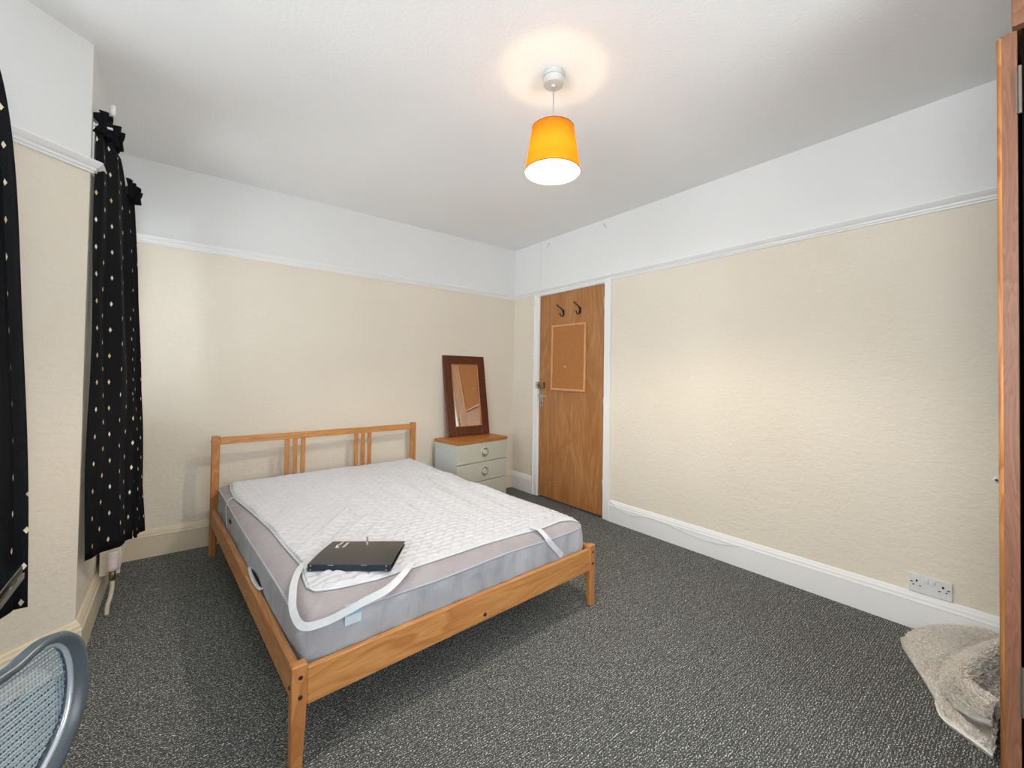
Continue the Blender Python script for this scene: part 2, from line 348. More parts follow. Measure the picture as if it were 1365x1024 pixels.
window('window_2', (XL, YC), (DX, DY), (NSX, NSY), 0.42, 1.15, 0.85, 2.25, 0.18, 0)
window('window_3', (XW, YN), (0, 1), (1, 0), WB[0]-YN, WB[1]-YN, WB[2], WB[3], 0.18, 2)  # unseen window, put in to give soft daylight from the bay
window('window_4', (XW-0.2, YN), (1, 0), (0, 1), WN[0]-XW+0.2, WN[1]-XW+0.2, WN[2], WN[3], 0.18, 2)  # unseen window behind the camera, opening for the near fill light

# picture rail and skirting profiles (out, z)
rail_p = [(0, 1.972), (0.010, 1.972), (0.012, 1.980), (0.018, 1.982), (0.019, 1.992), (0.026, 1.996), (0.034, 2.004), (0.040, 2.012), (0.040, 2.017), (0.022, 2.021), (0.0, 2.028)]
skt_p = [(0, 0), (0.020, 0), (0.020, 0.128), (0.0225, 0.131), (0.020, 0.134), (0.017, 0.140), (0.016, 0.150), (0.011, 0.158), (0.009, 0.164), (0.004, 0.170), (0, 0.171)]
ang = atan2(DY, DX)                       # turn at the left corner
tm = math.tan((pi/2 - abs(atan2(DX, -DY)) )/2) if False else math.tan(abs(atan2(DX, -DY))/2)
bm = bmesh.new(); sweep_profile(bm, (XR, YB), (XL, YB), (0, -1), rail_p, 1, 1); struct('trim_1', bm, MT['trim'])
bm = bmesh.new(); sweep_profile(bm, (XR, YN), (XR, YB), (-1, 0), rail_p, 0, 1); struct('trim_2', bm, MT['trim'])
bm = bmesh.new(); sweep_profile(bm, (XL, YC), (XL+DX*0.40, YC+DY*0.40), (NSX, NSY), rail_p, -0.463, 0); struct('trim_3', bm, MT['trim'])
bm = bmesh.new(); sweep_profile(bm, (XL, YC), (XL, W1[0]-0.005), (1, 0), rail_p, -0.463, 0); struct('trim_4', bm, MT['trim'])
bm = bmesh.new(); sweep_profile(bm, (XR, YB), (XL, YB), (0, -1), skt_p, 1, 1); struct('baseboard_back', bm, MT['trimc'])
bm = bmesh.new(); sweep_profile(bm, (XR, YN), (XR, DY0-0.072), (-1, 0), skt_p, 0, 0); struct('baseboard_right', bm, MT['trim'])
bm = bmesh.new(); sweep_profile(bm, (XR, DY1+0.062), (XR, YB), (-1, 0), skt_p, 0, 1); struct('baseboard_right_corner', bm, MT['trim'])
bm = bmesh.new(); sweep_profile(bm, (XL, YC), (XL, YB), (1, 0), skt_p, -0.463, 1); struct('baseboard_left', bm, MT['trimc'])
bm = bmesh.new(); sweep_profile(bm, (XL, YC), (XW, YW), (NSX, NSY), skt_p, -0.463, 0); struct('baseboard_splay', bm, MT['trimc'])

# ------------------------------------------------------------ door
d = bpy.data.objects.new('door_1', None); C.objects.link(d); d.location = (XR, DY0, 0); d['kind'] = 'structure'
DW = DY1-DY0
obj('door_leaf', boxes(((-0.002, 0.004, 0.012), (0.038, DW-0.004, DZ-0.003))), MT['door'], d, bevel=0.002)
obj('door_jamb', boxes(((-0.004, -0.018, 0), (0.11, 0.0, DZ+0.015)), ((-0.004, DW, 0), (0.11, DW+0.018, DZ+0.015)), ((-0.004, 0.0, DZ), (0.11, DW, DZ+0.015)), ((0.05, 0, 0), (0.11, 0.012, DZ)), ((0.05, DW-0.012, 0), (0.11, DW, DZ))), MT['trim'], d)
bm = bmesh.new()
box(bm, (-0.018, -0.070, 0), (-0.0005, -0.008, 2.034)); box(bm, (-0.026, -0.074, 0), (-0.0005, -0.058, 2.034)); box(bm, (-0.018, DW+0.006, 0), (-0.0005, DW+0.062, DZ+0.02))
box(bm, (-0.016, -0.008, DZ+0.006), (-0.0005, DW+0.006, 1.9715)); box(bm, (-0.026, DW+0.052, 0), (-0.0005, DW+0.066, 1.9715))
obj('architrave', bm, MT['trim'], d, bevel=0.003)
obj('landing_panel', boxes(((0.112, -0.02, 0), (0.118, DW+0.02, DZ+0.015))), MT['hole'], d)
for z in (1.79, 0.955, 0.27):
    h = obj('hinge', boxes(((-0.008, -0.004, z-0.05), (0.004, 0.005, z+0.05))), MT['steel'], d, bevel=0.002)
    bm = bmesh.new(); tube(bm, [(-0.009, 0.0, z-0.052), (-0.009, 0.0, z+0.052)], 0.0055, 8); obj('hinge_pin', bm, MT['steel'], h, smooth=True)
# night latch
LZ = 1.083
lk = obj('night_latch', boxes(((-0.034, DW-0.088, LZ-0.033), (-0.002, DW-0.012, LZ+0.033))), MT['brass'], d, bevel=0.006)
obj('keeper', boxes(((-0.034, DW-0.008, LZ-0.033), (-0.019, DW+0.024, LZ+0.033))), MT['steel'], d, bevel=0.006)
bm = bmesh.new(); lathe(bm, [(0.0, 0.030), (0.009, 0.029), (0.012, 0.022), (0.011, 0.010), (0.017, 0.004), (0.018, 0.0)], 20, Matrix.Translation((-0.034, DW-0.042, LZ)) @ Matrix.Rotation(-pi/2, 4, 'Y')); obj('latch_knob', bm, MT['brass'], lk, smooth=True)
# lever handle on plate
HZ = 0.955
pl = obj('handle_plate', boxes(((-0.010, DW-0.062, HZ-0.085), (-0.002, DW-0.022, HZ+0.075))), MT['chrome'], d, bevel=0.004)
bm = bmesh.new(); tube(bm, [(-0.010, DW-0.042, HZ+0.03), (-0.046, DW-0.042, HZ+0.03), (-0.052, DW-0.048, HZ+0.03), (-0.053, DW-0.09, HZ+0.028), (-0.050, DW-0.145, HZ+0.022)], 0.007, 10, radii=[0.012, 0.009, 0.009, 0.008, 0.0065]); obj('lever', bm, MT['steel'], pl, smooth=True)
bm = bmesh.new(); lathe(bm, [(0, 0.002), (0.006, 0.002), (0.007, 0)], 16, Matrix.Translation((-0.0105, DW-0.042, HZ-0.045)) @ Matrix.Rotation(-pi/2, 4, 'Y')); obj('keyhole', bm, MT['hole'], pl)
# coat hooks screwed to the door
def hook(yy, zz, tilt):
    Mx = Matrix.Translation((-0.002, yy-DY0, zz)) @ Matrix.Rotation(tilt, 4, 'X')
    bm = bmesh.new(); box(bm, (-0.007, -0.011, -0.035), (0, 0.011, 0.018), mat=Mx)
    o = obj('coat_hook', bm, MT['iron'], d, bevel=0.003)
    def tb(pts, rad):
        b = bmesh.new(); tube(b, [Mx @ Vector(p) for p in pts], 0.004, 8, radii=rad); return b
    obj('upper_prong', tb([(-0.004, 0, 0.0), (-0.022, 0, 0.020), (-0.045, 0, 0.036), (-0.068, 0, 0.040), (-0.078, 0, 0.050), (-0.082, 0, 0.060)], [0.006, 0.006, 0.005, 0.005, 0.006, 0.007]), MT['iron'], o, smooth=True)
    obj('lower_prong', tb([(-0.004, 0, -0.012), (-0.010, 0, -0.036), (-0.024, 0, -0.048), (-0.040, 0, -0.042), (-0.050, 0, -0.026), (-0.052, 0, -0.018)], [0.007, 0.006, 0.005, 0.005, 0.005, 0.006]), MT['iron'], o, smooth=True)
    return o
hook(2.765, 1.772, -0.12); hook(2.560, 1.772, 0.06)

# cork board
cb = thing('cork_board', 'cork notice board in thin pale wooden frame hanging on the door', 'notice board', (XR-0.004, 2.692, 1.345))
cb.rotation_euler = (radians(0.6), 0, 0)
cw, chh, fw = 0.215, 0.305, 0.018
obj('cork_sheet', boxes(((-0.010, -cw+0.006, -chh+0.006), (-0.001, cw-0.006, chh-0.006))), MT['cork'], cb)
for a, b in (((-0.018, -cw, -chh), (0, -cw+fw, chh)), ((-0.018, cw-fw, -chh), (0, cw, chh))): obj('frame_bar', boxes((a, b)), MT['beech'], cb, bevel=0.003)
for a, b in (((-0.018, -cw+fw, -chh), (0, cw-fw, -chh+fw)), ((-0.018, -cw+fw, chh-fw), (0, cw-fw, chh))): obj('frame_bar', boxes((a, b)), MT['beech'], cb, bevel=0.003)
bm = bmesh.new(); lathe(bm, [(0, 0.008), (0.005, 0.007), (0.004, 0.003), (0.006, 0)], 12, Matrix.Translation((-0.0102, 0.03, -0.085)) @ Matrix.Rotation(-pi/2, 4, 'Y')); obj('drawing_pin', bm, MT['plastic'], cb, smooth=True)

# light switch
sw = thing('light_switch', 'white single light switch on the wall left of the door', 'light switch', (XR-0.0005, 3.163, 1.375))
obj('plate', boxes(((-0.009, -0.043, -0.043), (0, 0.043, 0.043))), MT['plastic'], sw, bevel=0.003)
obj('rocker', boxes(((-0.014, -0.011, -0.016), (-0.0095, 0.011, 0.016))), MT['plastic'], sw, bevel=0.002)
# double socket
so = thing('double_socket', 'white double plug socket on the right wall just above the skirting', 'socket', (XR-0.0005, 0.341, 0.2155))
obj('plate', boxes(((-0.011, -0.074, -0.043), (0, 0.074, 0.043))), MT['plastic'], so, bevel=0.003)
for s in (-1, 1):
    c = 0.044*s
    bm = boxes(((-0.0125, c-0.003, 0.008), (-0.0112, c+0.003, 0.018)), ((-0.0125, c-0.015, -0.010), (-0.0112, c-0.008, -0.006)), ((-0.0125, c+0.008, -0.010), (-0.0112, c+0.015, -0.006)))
    obj('pin_hole', bm, MT['hole'], so)
    r = obj('rocker_switch', boxes(((-0.016, s*0.011-0.007, 0.012), (-0.0115, s*0.011+0.007, 0.032))), MT['plastic'], so, bevel=0.002)
    obj('screw', boxes(((-0.0128, s*0.062-0.004, 0.002), (-0.0112, s*0.062+0.004, 0.007))), MT['hole'], so)
# tape scraps on the upper wall
for y, z, r, l in ((2.985, 2.445, 0.7, 'short yellowed strip of old tape high above the door near the corner'), (2.293, 2.447, -0.7, 'stubby piece of old tape on the upper wall above the door hinges')):
    bm = bmesh.new(); box(bm, (-0.0015, -0.008, -0.026), (0, 0.008, 0.026), mat=Matrix.Translation((XR-0.0004, y, z)) @ Matrix.Rotation(r, 4, 'X')); o = obj('tape_scrap', bm, MT['tape']); tag(o, l, 'tape')
# loose cable along skirting
cpts = [(2.190, 0.19), (2.190, 0.163), (2.12, 0.125), (2.02, 0.104), (1.93, 0.112), (1.86, 0.130), (1.80, 0.132), (1.72, 0.128), (1.60, 0.112), (1.46, 0.098), (1.33, 0.100), (1.25, 0.116), (1.18, 0.132)]
bm = bmesh.new(); tube(bm, [(XR-0.0225, y, z) for y, z in cpts], 0.0028, 8); o = obj('loose_cable', bm, MT['cable'], smooth=True); tag(o, 'thin white cable sagging along the skirting right of the door', 'cable')

bm = boxes(((XR-0.0008, 3.088, 2.030), (XR+0.001, 3.091, 2.4995))); struct('trim_5', bm, MT['seam'])  # thin grey-white strip for the vertical joint in the boxing
ws = thing('wall_screw', 'small dark screw in a pale filler patch on the right wall beside the wardrobe edge', 'screw', (XR, 0.135, 0.754))
bm = bmesh.new(); lathe(bm, [(0, 0.004), (0.010, 0.0035), (0.013, 0.0005)], 16, Matrix.Rotation(-pi/2, 4, 'Y')); obj('filler_patch', bm, MT['plastic'], ws, smooth=True)
bm = bmesh.new(); lathe(bm, [(0, 0.014), (0.004, 0.013), (0.0045, 0.010), (0.0018, 0.010), (0.0018, 0.003)], 12, Matrix.Rotation(-pi/2, 4, 'Y')); obj('screw_head', bm, MT['iron'], ws, smooth=True)

# ------------------------------------------------------------ pendant lamp
lp = thing('pendant_lamp', 'lit pendant lamp with orange cloth shade hanging from a white ceiling rose', 'lamp', (1.254, 1.329, 0))
bm = bmesh.new(); lathe(bm, [(0, 2.4995), (0.047, 2.4995), (0.0485, 2.482), (0.0485, 2.476), (0.045, 2.475), (0.045, 2.472), (0.0475, 2.471), (0.044, 2.450), (0.040, 2.4465), (0.012, 2.445), (0.008, 2.436), (0.0, 2.436)], 56); obj('ceiling_rose', bm, MT['rose'], lp)
bm = bmesh.new(); tube(bm, [(0, 0, 2.44), (0, 0, 2.215)], 0.0032, 8); obj('flex', bm, MT['flex'], lp, smooth=True)
bm = bmesh.new(); lathe(bm, [(0, 2.235), (0.014, 2.233), (0.017, 2.222), (0.019, 2.185), (0.022, 2.178), (0.022, 2.160), (0.0, 2.160)], 24); obj('lamp_holder', bm, MT['plastic'], lp, smooth=True)
ZT, ZB, RT, RB = 2.254, 2.062, 0.091, 0.1215
bm = bmesh.new(); lathe(bm, [(RT, ZT), (RB, ZB), (RB-0.0015, ZB), (RT-0.0015, ZT)], 64, closed=True); sh = obj('lamp_shade', bm, MT['shade'], lp, smooth=True)
bm = bmesh.new(); lathe(bm, [(RT-0.0022, ZT-0.002), (RB-0.0022, ZB+0.002)], 64); obj('white_lining', bm, MT['lining'], sh, smooth=True)
bm = bmesh.new(); lathe(bm, [(RT+0.001, ZT+0.001), (RT+0.001, ZT-0.003), (RT-0.002, ZT-0.003), (RT-0.002, ZT+0.001)], 64, closed=True); obj('shade_rim', bm, MT['shadeline'], sh)
bm = bmesh.new(); lathe(bm, [(RB+0.001, ZB+0.002), (RB+0.001, ZB-0.001), (RB-0.002, ZB-0.001), (RB-0.002, ZB+0.002)], 64, closed=True); obj('shade_rim', bm, MT['shadeline'], sh)
bm = bmesh.new()
for k in range(3):
    a = 2*pi*k/3+0.4; tube(bm, [(0.018*cos(a), 0.018*sin(a), 2.21), ((RT+0.003)*cos(a), (RT+0.003)*sin(a), 2.235)], 0.0015, 6)
obj('shade_carrier', bm, MT['plastic'], lp)
bm = bmesh.new(); lathe(bm, [(0, 2.088), (0.012, 2.089), (0.022, 2.096), (0.026, 2.106), (0.026, 2.116), (0.020, 2.130), (0.013, 2.145), (0.012, 2.159)], 24); obj('bulb', bm, MT['bulb'], lp, smooth=True)
pl_ = bpy.data.lights.new('pendant_bulb_light', 'POINT'); pl_.energy = 4.2; pl_.color = (1.0, 0.72, 0.42); pl_.shadow_soft_size = 0.025
sl = bpy.data.lights.new('pendant_bulb_downlight', 'SPOT'); sl.energy = 58; sl.color = (1.0, 0.90, 0.77); sl.shadow_soft_size = 0.025; sl.spot_size = radians(150); sl.spot_blend = 0.5
so_ = bpy.data.objects.new('pendant_bulb_downlight', sl); C.objects.link(so_); so_.location = (1.254, 1.329, 2.118)
po = bpy.data.objects.new('pendant_bulb_light', pl_); C.objects.link(po); po.location = (1.254, 1.329, 2.118)

# ------------------------------------------------------------ bed frame
BX, BY, TH, BWd, BL = 0.273, 1.363, 0.0583, 1.433, 1.932
ZTf, ZH = 0.308, 0.760
bed = thing('double_bed_frame', 'pine double bed frame with slatted headboard and low footboard', 'bed frame', (BX, BY, 0), TH)
PW, PD = 0.044, 0.034
def taper_leg(x0, ztop, y0, foot=True, outer=1):
    bm = bmesh.new(); zs = [0, 0.06, 0.20, ztop-0.004, ztop]; rings = []
    for z in zs:
        k = 0.010 if z < 0.01 else (0.006 if z < 0.1 else 0.0)
        c = 0.003 if z == ztop else 0
        a0, a1 = x0+c+(k if outer > 0 else 0), x0+PW-c-(k if outer < 0 else 0)
        b0, b1 = y0+c+(0 if foot else 0), y0+PD-c
        if foot: b1 -= k
        rings.append([bm.verts.new(p) for p in ((a0, b0, z), (a1, b0, z), (a1, b1, z), (a0, b1, z))])
    for r, s in zip(rings, rings[1:]):
        for i in range(4): bm.faces.new((r[i], r[(i+1) % 4], s[(i+1) % 4], s[i]))
    bm.faces.new(rings[0]); bm.faces.new(rings[-1]); return bm
legs = [obj('leg', taper_leg(0, ZTf, 0, True, -1), MT['pineZ'], bed, bevel=0.004), obj('leg', taper_leg(BWd-PW, ZTf, 0, True, 1), MT['pineZ'], bed, bevel=0.004)]
hp = [obj('headboard_post', taper_leg(0, ZH, BL-PD, False, -1), MT['pineZ'], bed, bevel=0.004), obj('headboard_post', taper_leg(BWd-PW, ZH, BL-PD, False, 1), MT['pineZ'], bed, bevel=0.004)]
obj('footboard', boxes(((PW, 0.004, 0.180), (BWd-PW, 0.026, 0.290))), MT['pineX'], bed, bevel=0.003)
obj('side_rail', boxes(((0.006, PD, 0.196), (0.030, BL-PD, 0.297))), MT['pineY'], bed, bevel=0.003)
obj('side_rail', boxes(((BWd-0.030, PD, 0.196), (BWd-0.006, BL-PD, 0.297))), MT['pineY'], bed, bevel=0.003)
obj('headboard_rail', boxes(((PW, BL-0.029, 0.704), (BWd-PW, BL-0.007, 0.748))), MT['pineX'], bed, bevel=0.003)
obj('headboard_rail', boxes(((PW, BL-0.029, 0.196), (BWd-PW, BL-0.007, 0.29))), MT['pineX'], bed, bevel=0.003)
for x in (0.435, 0.487, 0.540, 0.925, 0.977, 1.030):
    obj('headboard_slat', boxes(((x-0.0145, BL-0.025, 0.288), (x+0.0145, BL-0.012, 0.705))), MT['pineZ'], bed, bevel=0.002)
bm = bmesh.new()
for k in range(13):
    y = 0.10+k*0.143; box(bm, (0.032, y, 0.222), (BWd-0.032, y+0.07, 0.236))
box(bm, (0.031, 0.04, 0.200), (0.055, BL-0.04, 0.2215)); box(bm, (BWd-0.055, 0.04, 0.200), (BWd-0.031, BL-0.04, 0.2215))
o = obj('slatted_base', bm, MT['pineX'], bed); o['kind'] = 'stuff'
def bolt(x, y, z, ax, par, r=0.0065):
    R = {'-y': Matrix.Rotation(pi/2, 4, 'X'), '-x': Matrix.Rotation(-pi/2, 4, 'Y'), '+x': Matrix.Rotation(pi/2, 4, 'Y')}[ax]
    bm = bmesh.new(); lathe(bm, [(0, 0.001), (r*0.45, 0.001), (r*0.5, 0.0032), (r*0.9, 0.0032), (r, 0.0018), (r, -0.002)], 16, Matrix.Translation((x, y, z)) @ R); return obj('bolt', bm, MT['bolt'], par)
for (x, pz) in ((PW*0.55, legs[0]), (BWd-PW*0.45, legs[1])):
    bolt(x, 0.0005, 0.272, '-y', pz); bolt(x, 0.0005, 0.214, '-y', pz)
bolt(-0.0003, 0.017, 0.245, '-x', legs[0]); bolt(0.0003, BL-0.017, 0.725, '-x', hp[0]); bolt(0.716, 0.0045, 0.205, '-y', bed, 0.008)

# ------------------------------------------------------------ mattress
MZ = 0.238
mat = thing('mattress', 'grey double mattress with piped edges lying in the pine bed frame', 'mattress', (BX, BY, MZ), TH)
u0, u1, v0, v1 = 0.037, 1.394, 0.036, 1.893
def ztop(v): return 0.425 + 0.03*v/1.85
def wob(a, f, ph): return sin(a*f+ph)
def perim(n, inset=0.0, r=0.06):
    pts = []; cx = [(u1-r, v0+r, -pi/2), (u1-r, v1-r, 0), (u0+r, v1-r, pi/2), (u0+r, v0+r, pi)]
    raw = []
    for (x, y, a0) in cx:
        for k in range(9):
            a = a0 + (pi/2)*k/8; raw.append((x+(r-inset)*cos(a), y+(r-inset)*sin(a), cos(a), sin(a)))
    # resample edges finely
    out = []
    for i in range(len(raw)):
        a, b = raw[i], raw[(i+1) % len(raw)]; L = sqrt((a[0]-b[0])**2+(a[1]-b[1])**2); m = max(1, int(L/0.025))
        for k in range(m):
            t = k/m; out.append(tuple(a[j]+(b[j]-a[j])*t for j in range(4)))
    return out
PR = perim(0)
def seam_z(x, y): return ztop(y) - 0.028 + 0.004*sin(9*x+4*y) - (0.018*exp(-((x-u0)**2+(y-v0)**2)/0.02))
rows = []
levels = [(0.0, -0.030, 0), (0.012, -0.006, 0), (0.04, 0.0, 1), (0.08, 0.002, 1), (0.12, 0.001, 1), (0.90, 0.0, 2), (1.0, 0.0, 2)]
bm = bmesh.new(); NL = 12; rings = []
for j in range(NL+1):
    t = j/NL; ring = []
    for (x, y, nx, ny) in PR:
        zs = seam_z(x, y)-MZ; z = t*zs
        bul = 0.010*sin(pi*t)**0.7 - 0.018*(1-t)**6
        front = max(0, -ny); left = max(0, -nx)
        rip = (0.006*sin(52*x+2*sin(7*x))+0.003*sin(87*x+1.3))*front*sin(pi*t)**0.5 + (0.006*sin(13*y+4*t*2+sin(5*y))+0.003*sin(41*y+6*t))*left*sin(pi*t)
        sag = -0.012*sin(pi*t)*exp(-((x-u0)**2+(y-v0)**2)/0.012)
        d_ = bul*0.7+rip+sag
        px, py = x+nx*d_, y+ny*d_
        if z > 0.0 and z < 0.07: px = min(max(px, 0.0335), BWd-0.0335); py = min(max(py, 0.029), BL-0.038)
        px = min(max(px, 0.0335), BWd-0.0335); py = min(max(py, 0.0285), BL-0.036)
        ring.append(bm.verts.new((px, py, z)))
    rings.append(ring)
n = len(PR)
for a, b in zip(rings, rings[1:]):
    for k in range(n): bm.faces.new((a[k], a[(k+1) % n], b[(k+1) % n], b[k]))
bm.faces.new(rings[0][::-1])
obj('mattress_side', bm, MT['matt'], mat, smooth=True)
# top panel: pillow top rising from the seam
def topz(x, y):
    e = min(x-u0, u1-x, y-v0, v1-y); e = max(e, 0); k = 1-exp(-(e/0.032)**1.1)
    return (seam_z(x, y)*(1-k) + ztop(y)*k) + 0.006*(1-exp(-e/0.25)) + 0.0035*sin(7*x+2*y)*k*0.6
bm = bmesh.new(); rings = []
cxm, cym = (u0+u1)/2, (v0+v1)/2
for j in range(26):
    t = j/25; s = (1-t)**1.6 if j else 1.0
    s = 1-(t**1.5)
    ring = []
    for (x, y, nx, ny) in PR:
        X = cxm+(x-cxm)*s; Y = cym+(y-cym)*s
        ring.append((X, Y))
    if j == 25: break
    rings.append([bm.verts.new((X, Y, topz(X, Y)-MZ)) for X, Y in ring])
for a, b in zip(rings, rings[1:]):
    for k in range(n): bm.faces.new((a[k], a[(k+1) % n], b[(k+1) % n], b[k]))
bm.faces.new(rings[-1])
obj('mattress_top', bm, MT['mtop'], mat, smooth=True)
bm = bmesh.new(); path = [(x+nx*0.001, y+ny*0.001, seam_z(x, y)-MZ) for x, y, nx, ny in PR]; tube(bm, path+[path[0]], 0.0038, 6); obj('piping', bm, MT['pipe'], mat, smooth=True)
# side grab handle + label
bm = bmesh.new()
hy = [0.79-0.225*k/8 for k in range(9)]
bm2 = bmesh.new()
vsA = [bm2.verts.new((0.0305, y, 0.315-MZ+0.014*sin(pi*k/8))) for k, y in enumerate(hy)]; vsB = [bm2.verts.new((0.0305, y, 0.303-MZ-0.006*sin(pi*k/8))) for k, y in enumerate(hy)]
for k in range(8): bm2.faces.new((vsA[k], vsA[k+1], vsB[k+1], vsB[k]))
bmesh.ops.solidify(bm2, geom=bm2.faces[:], thickness=0.002); obj('handle_slot', bm2, MT['navy'], mat); bm.free()
bm = bmesh.new(); tube(bm, [(0.030, 0.80, 0.318-MZ), (0.026, 0.75, 0.306-MZ), (0.024, 0.68, 0.302-MZ), (0.026, 0.61, 0.304-MZ), (0.030, 0.56, 0.312-MZ)], 0.009, 8, flat=0.4); obj('handle_strap', bm, MT['elastic'], mat, smooth=True)
bm = boxes(((0.0300, 1.34, 0.355-MZ), (0.0325, 1.385, 0.372-MZ))); obj('handle_slot', bm, MT['navy'], mat)
lb = obj('sewn_label', boxes(((0.160, 0.0245, 0.359-MZ), (0.213, 0.0262, 0.425-MZ))), MT['label'], mat); lb['label'] = 'pale blue and white sewn label'
obj('label_band', boxes(((0.162, 0.0240, 0.388-MZ), (0.212, 0.0244, 0.408-MZ))), MT['label2'], lb)
obj('label_print', boxes(((0.170, 0.0240, 0.4125-MZ), (0.186, 0.0244, 0.4145-MZ)), ((0.190, 0.0240, 0.4125-MZ), (0.204, 0.0244, 0.4145-MZ))), MT['navyp'], lb)

# ------------------------------------------------------------ quilted protector
pad = thing('mattress_protector', 'white quilted mattress protector pulled askew over the grey mattress', 'mattress protector', (BX, BY, 0), TH)
Lc = [(0.100, 1.880), (0.078, 1.70), (0.072, 1.507), (0.102, 1.112), (0.118, 0.861), (0.120, 0.600), (0.126, 0.381), (0.108, 0.300), (0.098, 0.214)]
Fc = [(0.098, 0.214), (0.110, 0.170), (0.135, 0.150), (0.174, 0.135), (0.299, 0.114), (0.453, 0.118), (0.627, 0.120), (0.783, 0.122), (0.95, 0.110), (1.13, 0.096), (1.273, 0.108), (1.392, 0.078)]
Rc = [(1.392, 1.880), (1.396, 1.5), (1.398, 1.0), (1.398, 0.5), (1.392, 0.078)]
Bc = [(0.100, 1.880), (0.6, 1.892), (1.392, 1.880)]
def samp(poly, t):
    Ls = [0]
    for a, b in zip(poly, poly[1:]): Ls.append(Ls[-1]+sqrt((a[0]-b[0])**2+(a[1]-b[1])**2))
    s = t*Ls[-1]
    for i in range(len(poly)-1):
        if s <= Ls[i+1]+1e-9:
            k = (s-Ls[i])/max(1e-9, Ls[i+1]-Ls[i]); return (poly[i][0]+(poly[i+1][0]-poly[i][0])*k, poly[i][1]+(poly[i+1][1]-poly[i][1])*k)
    return poly[-1]
NU, NV = 300, 400
lcs = [samp(Lc, j/NV) for j in range(NV+1)]; rcs = [samp(Rc, j/NV) for j in range(NV+1)]
bcs = [samp(Bc, i/NU) for i in range(NU+1)]; fcs = [samp(Fc, i/NU) for i in range(NU+1)]
P00, P10, P01, P11 = lcs[0], rcs[0], lcs[-1], rcs[-1]
def quilt(x, y):
    # offset brick rows of puffs with zigzag seams
    py = 0.034; px = 0.058
    r = y/py + 0.20*abs(((x/px) % 1.0)*2-1)
    ri = floor(r); fr = r-ri
    c = x/px + 0.5*(ri % 2); fc = c-floor(c)
    a = min(fr, 1-fr); b = min(fc, 1-fc)
    return 0.0110*(1-exp(-(a/0.16)))*(1-0.55*exp(-(b/0.09)))
def rumple(x, y):
    # soft creases running from the folded front-left corner across the pad
    s = (x-0.18)*0.80 - (y-0.30)*0.60; q = (x-0.18)*0.60 + (y-0.30)*0.80
    f = exp(-(q-0.25)**2/0.16)*exp(-s*s/0.02)
    g = 0.006*sin(55*s+3*sin(6*q))*f
    h = 0.0035*sin(21*x+9*y+2*sin(5*y))*(0.4+0.6*exp(-(y-1.0)**2/0.3))
    k = 0.0025*sin(38*(x*0.9-y*0.3)+2.5*sin(4*x+3*y))*exp(-(y-0.9)**2/0.5)
    ax, ay, bx, by = 0.20, 0.46, 0.62, 1.12; L_ = sqrt((bx-ax)**2+(by-ay)**2); tt = ((x-ax)*(bx-ax)+(y-ay)*(by-ay))/L_; dd = ((x-ax)*(by-ay)-(y-ay)*(bx-ax))/L_ + 0.012*sin(9*tt)
    rg_ = (0.013+0.004*sin(40*tt))*exp(-(dd/0.022)**2)/(1+exp(-(tt+0.02)*40))/(1+exp((tt-L_)*14)) + 0.006*exp(-((dd-0.055)/0.018)**2)/(1+exp(-(tt-0.1)*30))/(1+exp((tt-L_*0.7)*14))
    return 1.5*g+h*0.8+1.6*k+rg_
bm = bmesh.new(); grid = []
for j in range(NV+1):
    t = j/NV; row = []
    for i in range(NU+1):
        s = i/NU
        x = (1-s)*lcs[j][0]+s*rcs[j][0] + (1-t)*bcs[i][0]+t*fcs[i][0] - ((1-s)*(1-t)*P00[0]+s*(1-t)*P10[0]+(1-s)*t*P01[0]+s*t*P11[0])
        y = (1-s)*lcs[j][1]+s*rcs[j][1] + (1-t)*bcs[i][1]+t*fcs[i][1] - ((1-s)*(1-t)*P00[1]+s*(1-t)*P10[1]+(1-s)*t*P01[1]+s*t*P11[1])
        e = min(s*1.3, (1-s)*1.3, t*1.7, (1-t)*1.7); ed = min(1, e/0.012)
        row.append(bm.verts.new((x, y, topz(x, y)+0.005+ (quilt(x, y)+rumple(x, y))*ed + 0.003*ed)))
    grid.append(row)
for a, b in zip(grid, grid[1:]):
    for i in range(NU): bm.faces.new((a[i], a[i+1], b[i+1], b[i]))
bm.normal_update()
bmesh.ops.recalc_face_normals(bm, faces=bm.faces[:])
obj('quilted_pad', bm, MT['pad'], pad, smooth=True)
edge = [lcs[j] for j in range(0, NV+1, 5)] + [fcs[i] for i in range(5, NU+1, 5)] + [rcs[j] for j in range(NV-5, -1, -5)] + [bcs[i] for i in range(NU-5, 0, -5)]
bm = bmesh.new(); ep = [(x, y, topz(x, y)+0.005) for x, y in edge]; tube(bm, ep+[ep[0]], 0.0045, 6); obj('bound_edge', bm, MT['elastic'], pad, smooth=True)
def ribbon(pts, nrm, wd, th=0.0016):
    """flat band along pts; nrm list of face normals"""
    bm = bmesh.new(); P = [Vector(p) for p in pts]; N = [Vector(v).normalized() for v in nrm]; R = []
    for i, p in enumerate(P):
        t = (P[min(i+1, len(P)-1)]-P[max(0, i-1)]).normalized(); s = t.cross(N[i]).normalized()
        R.append([bm.verts.new(p+s*wd/2), bm.verts.new(p+s*wd/2+N[i]*th), bm.verts.new(p-s*wd/2+N[i]*th), bm.verts.new(p-s*wd/2)])
    for a, b in zip(R, R[1:]):
        for k in range(4): bm.faces.new((a[k], a[(k+1) % 4], b[(k+1) % 4], b[k]))
    bm.faces.new(R[0]); bm.faces.new(R[-1][::-1]); return bm
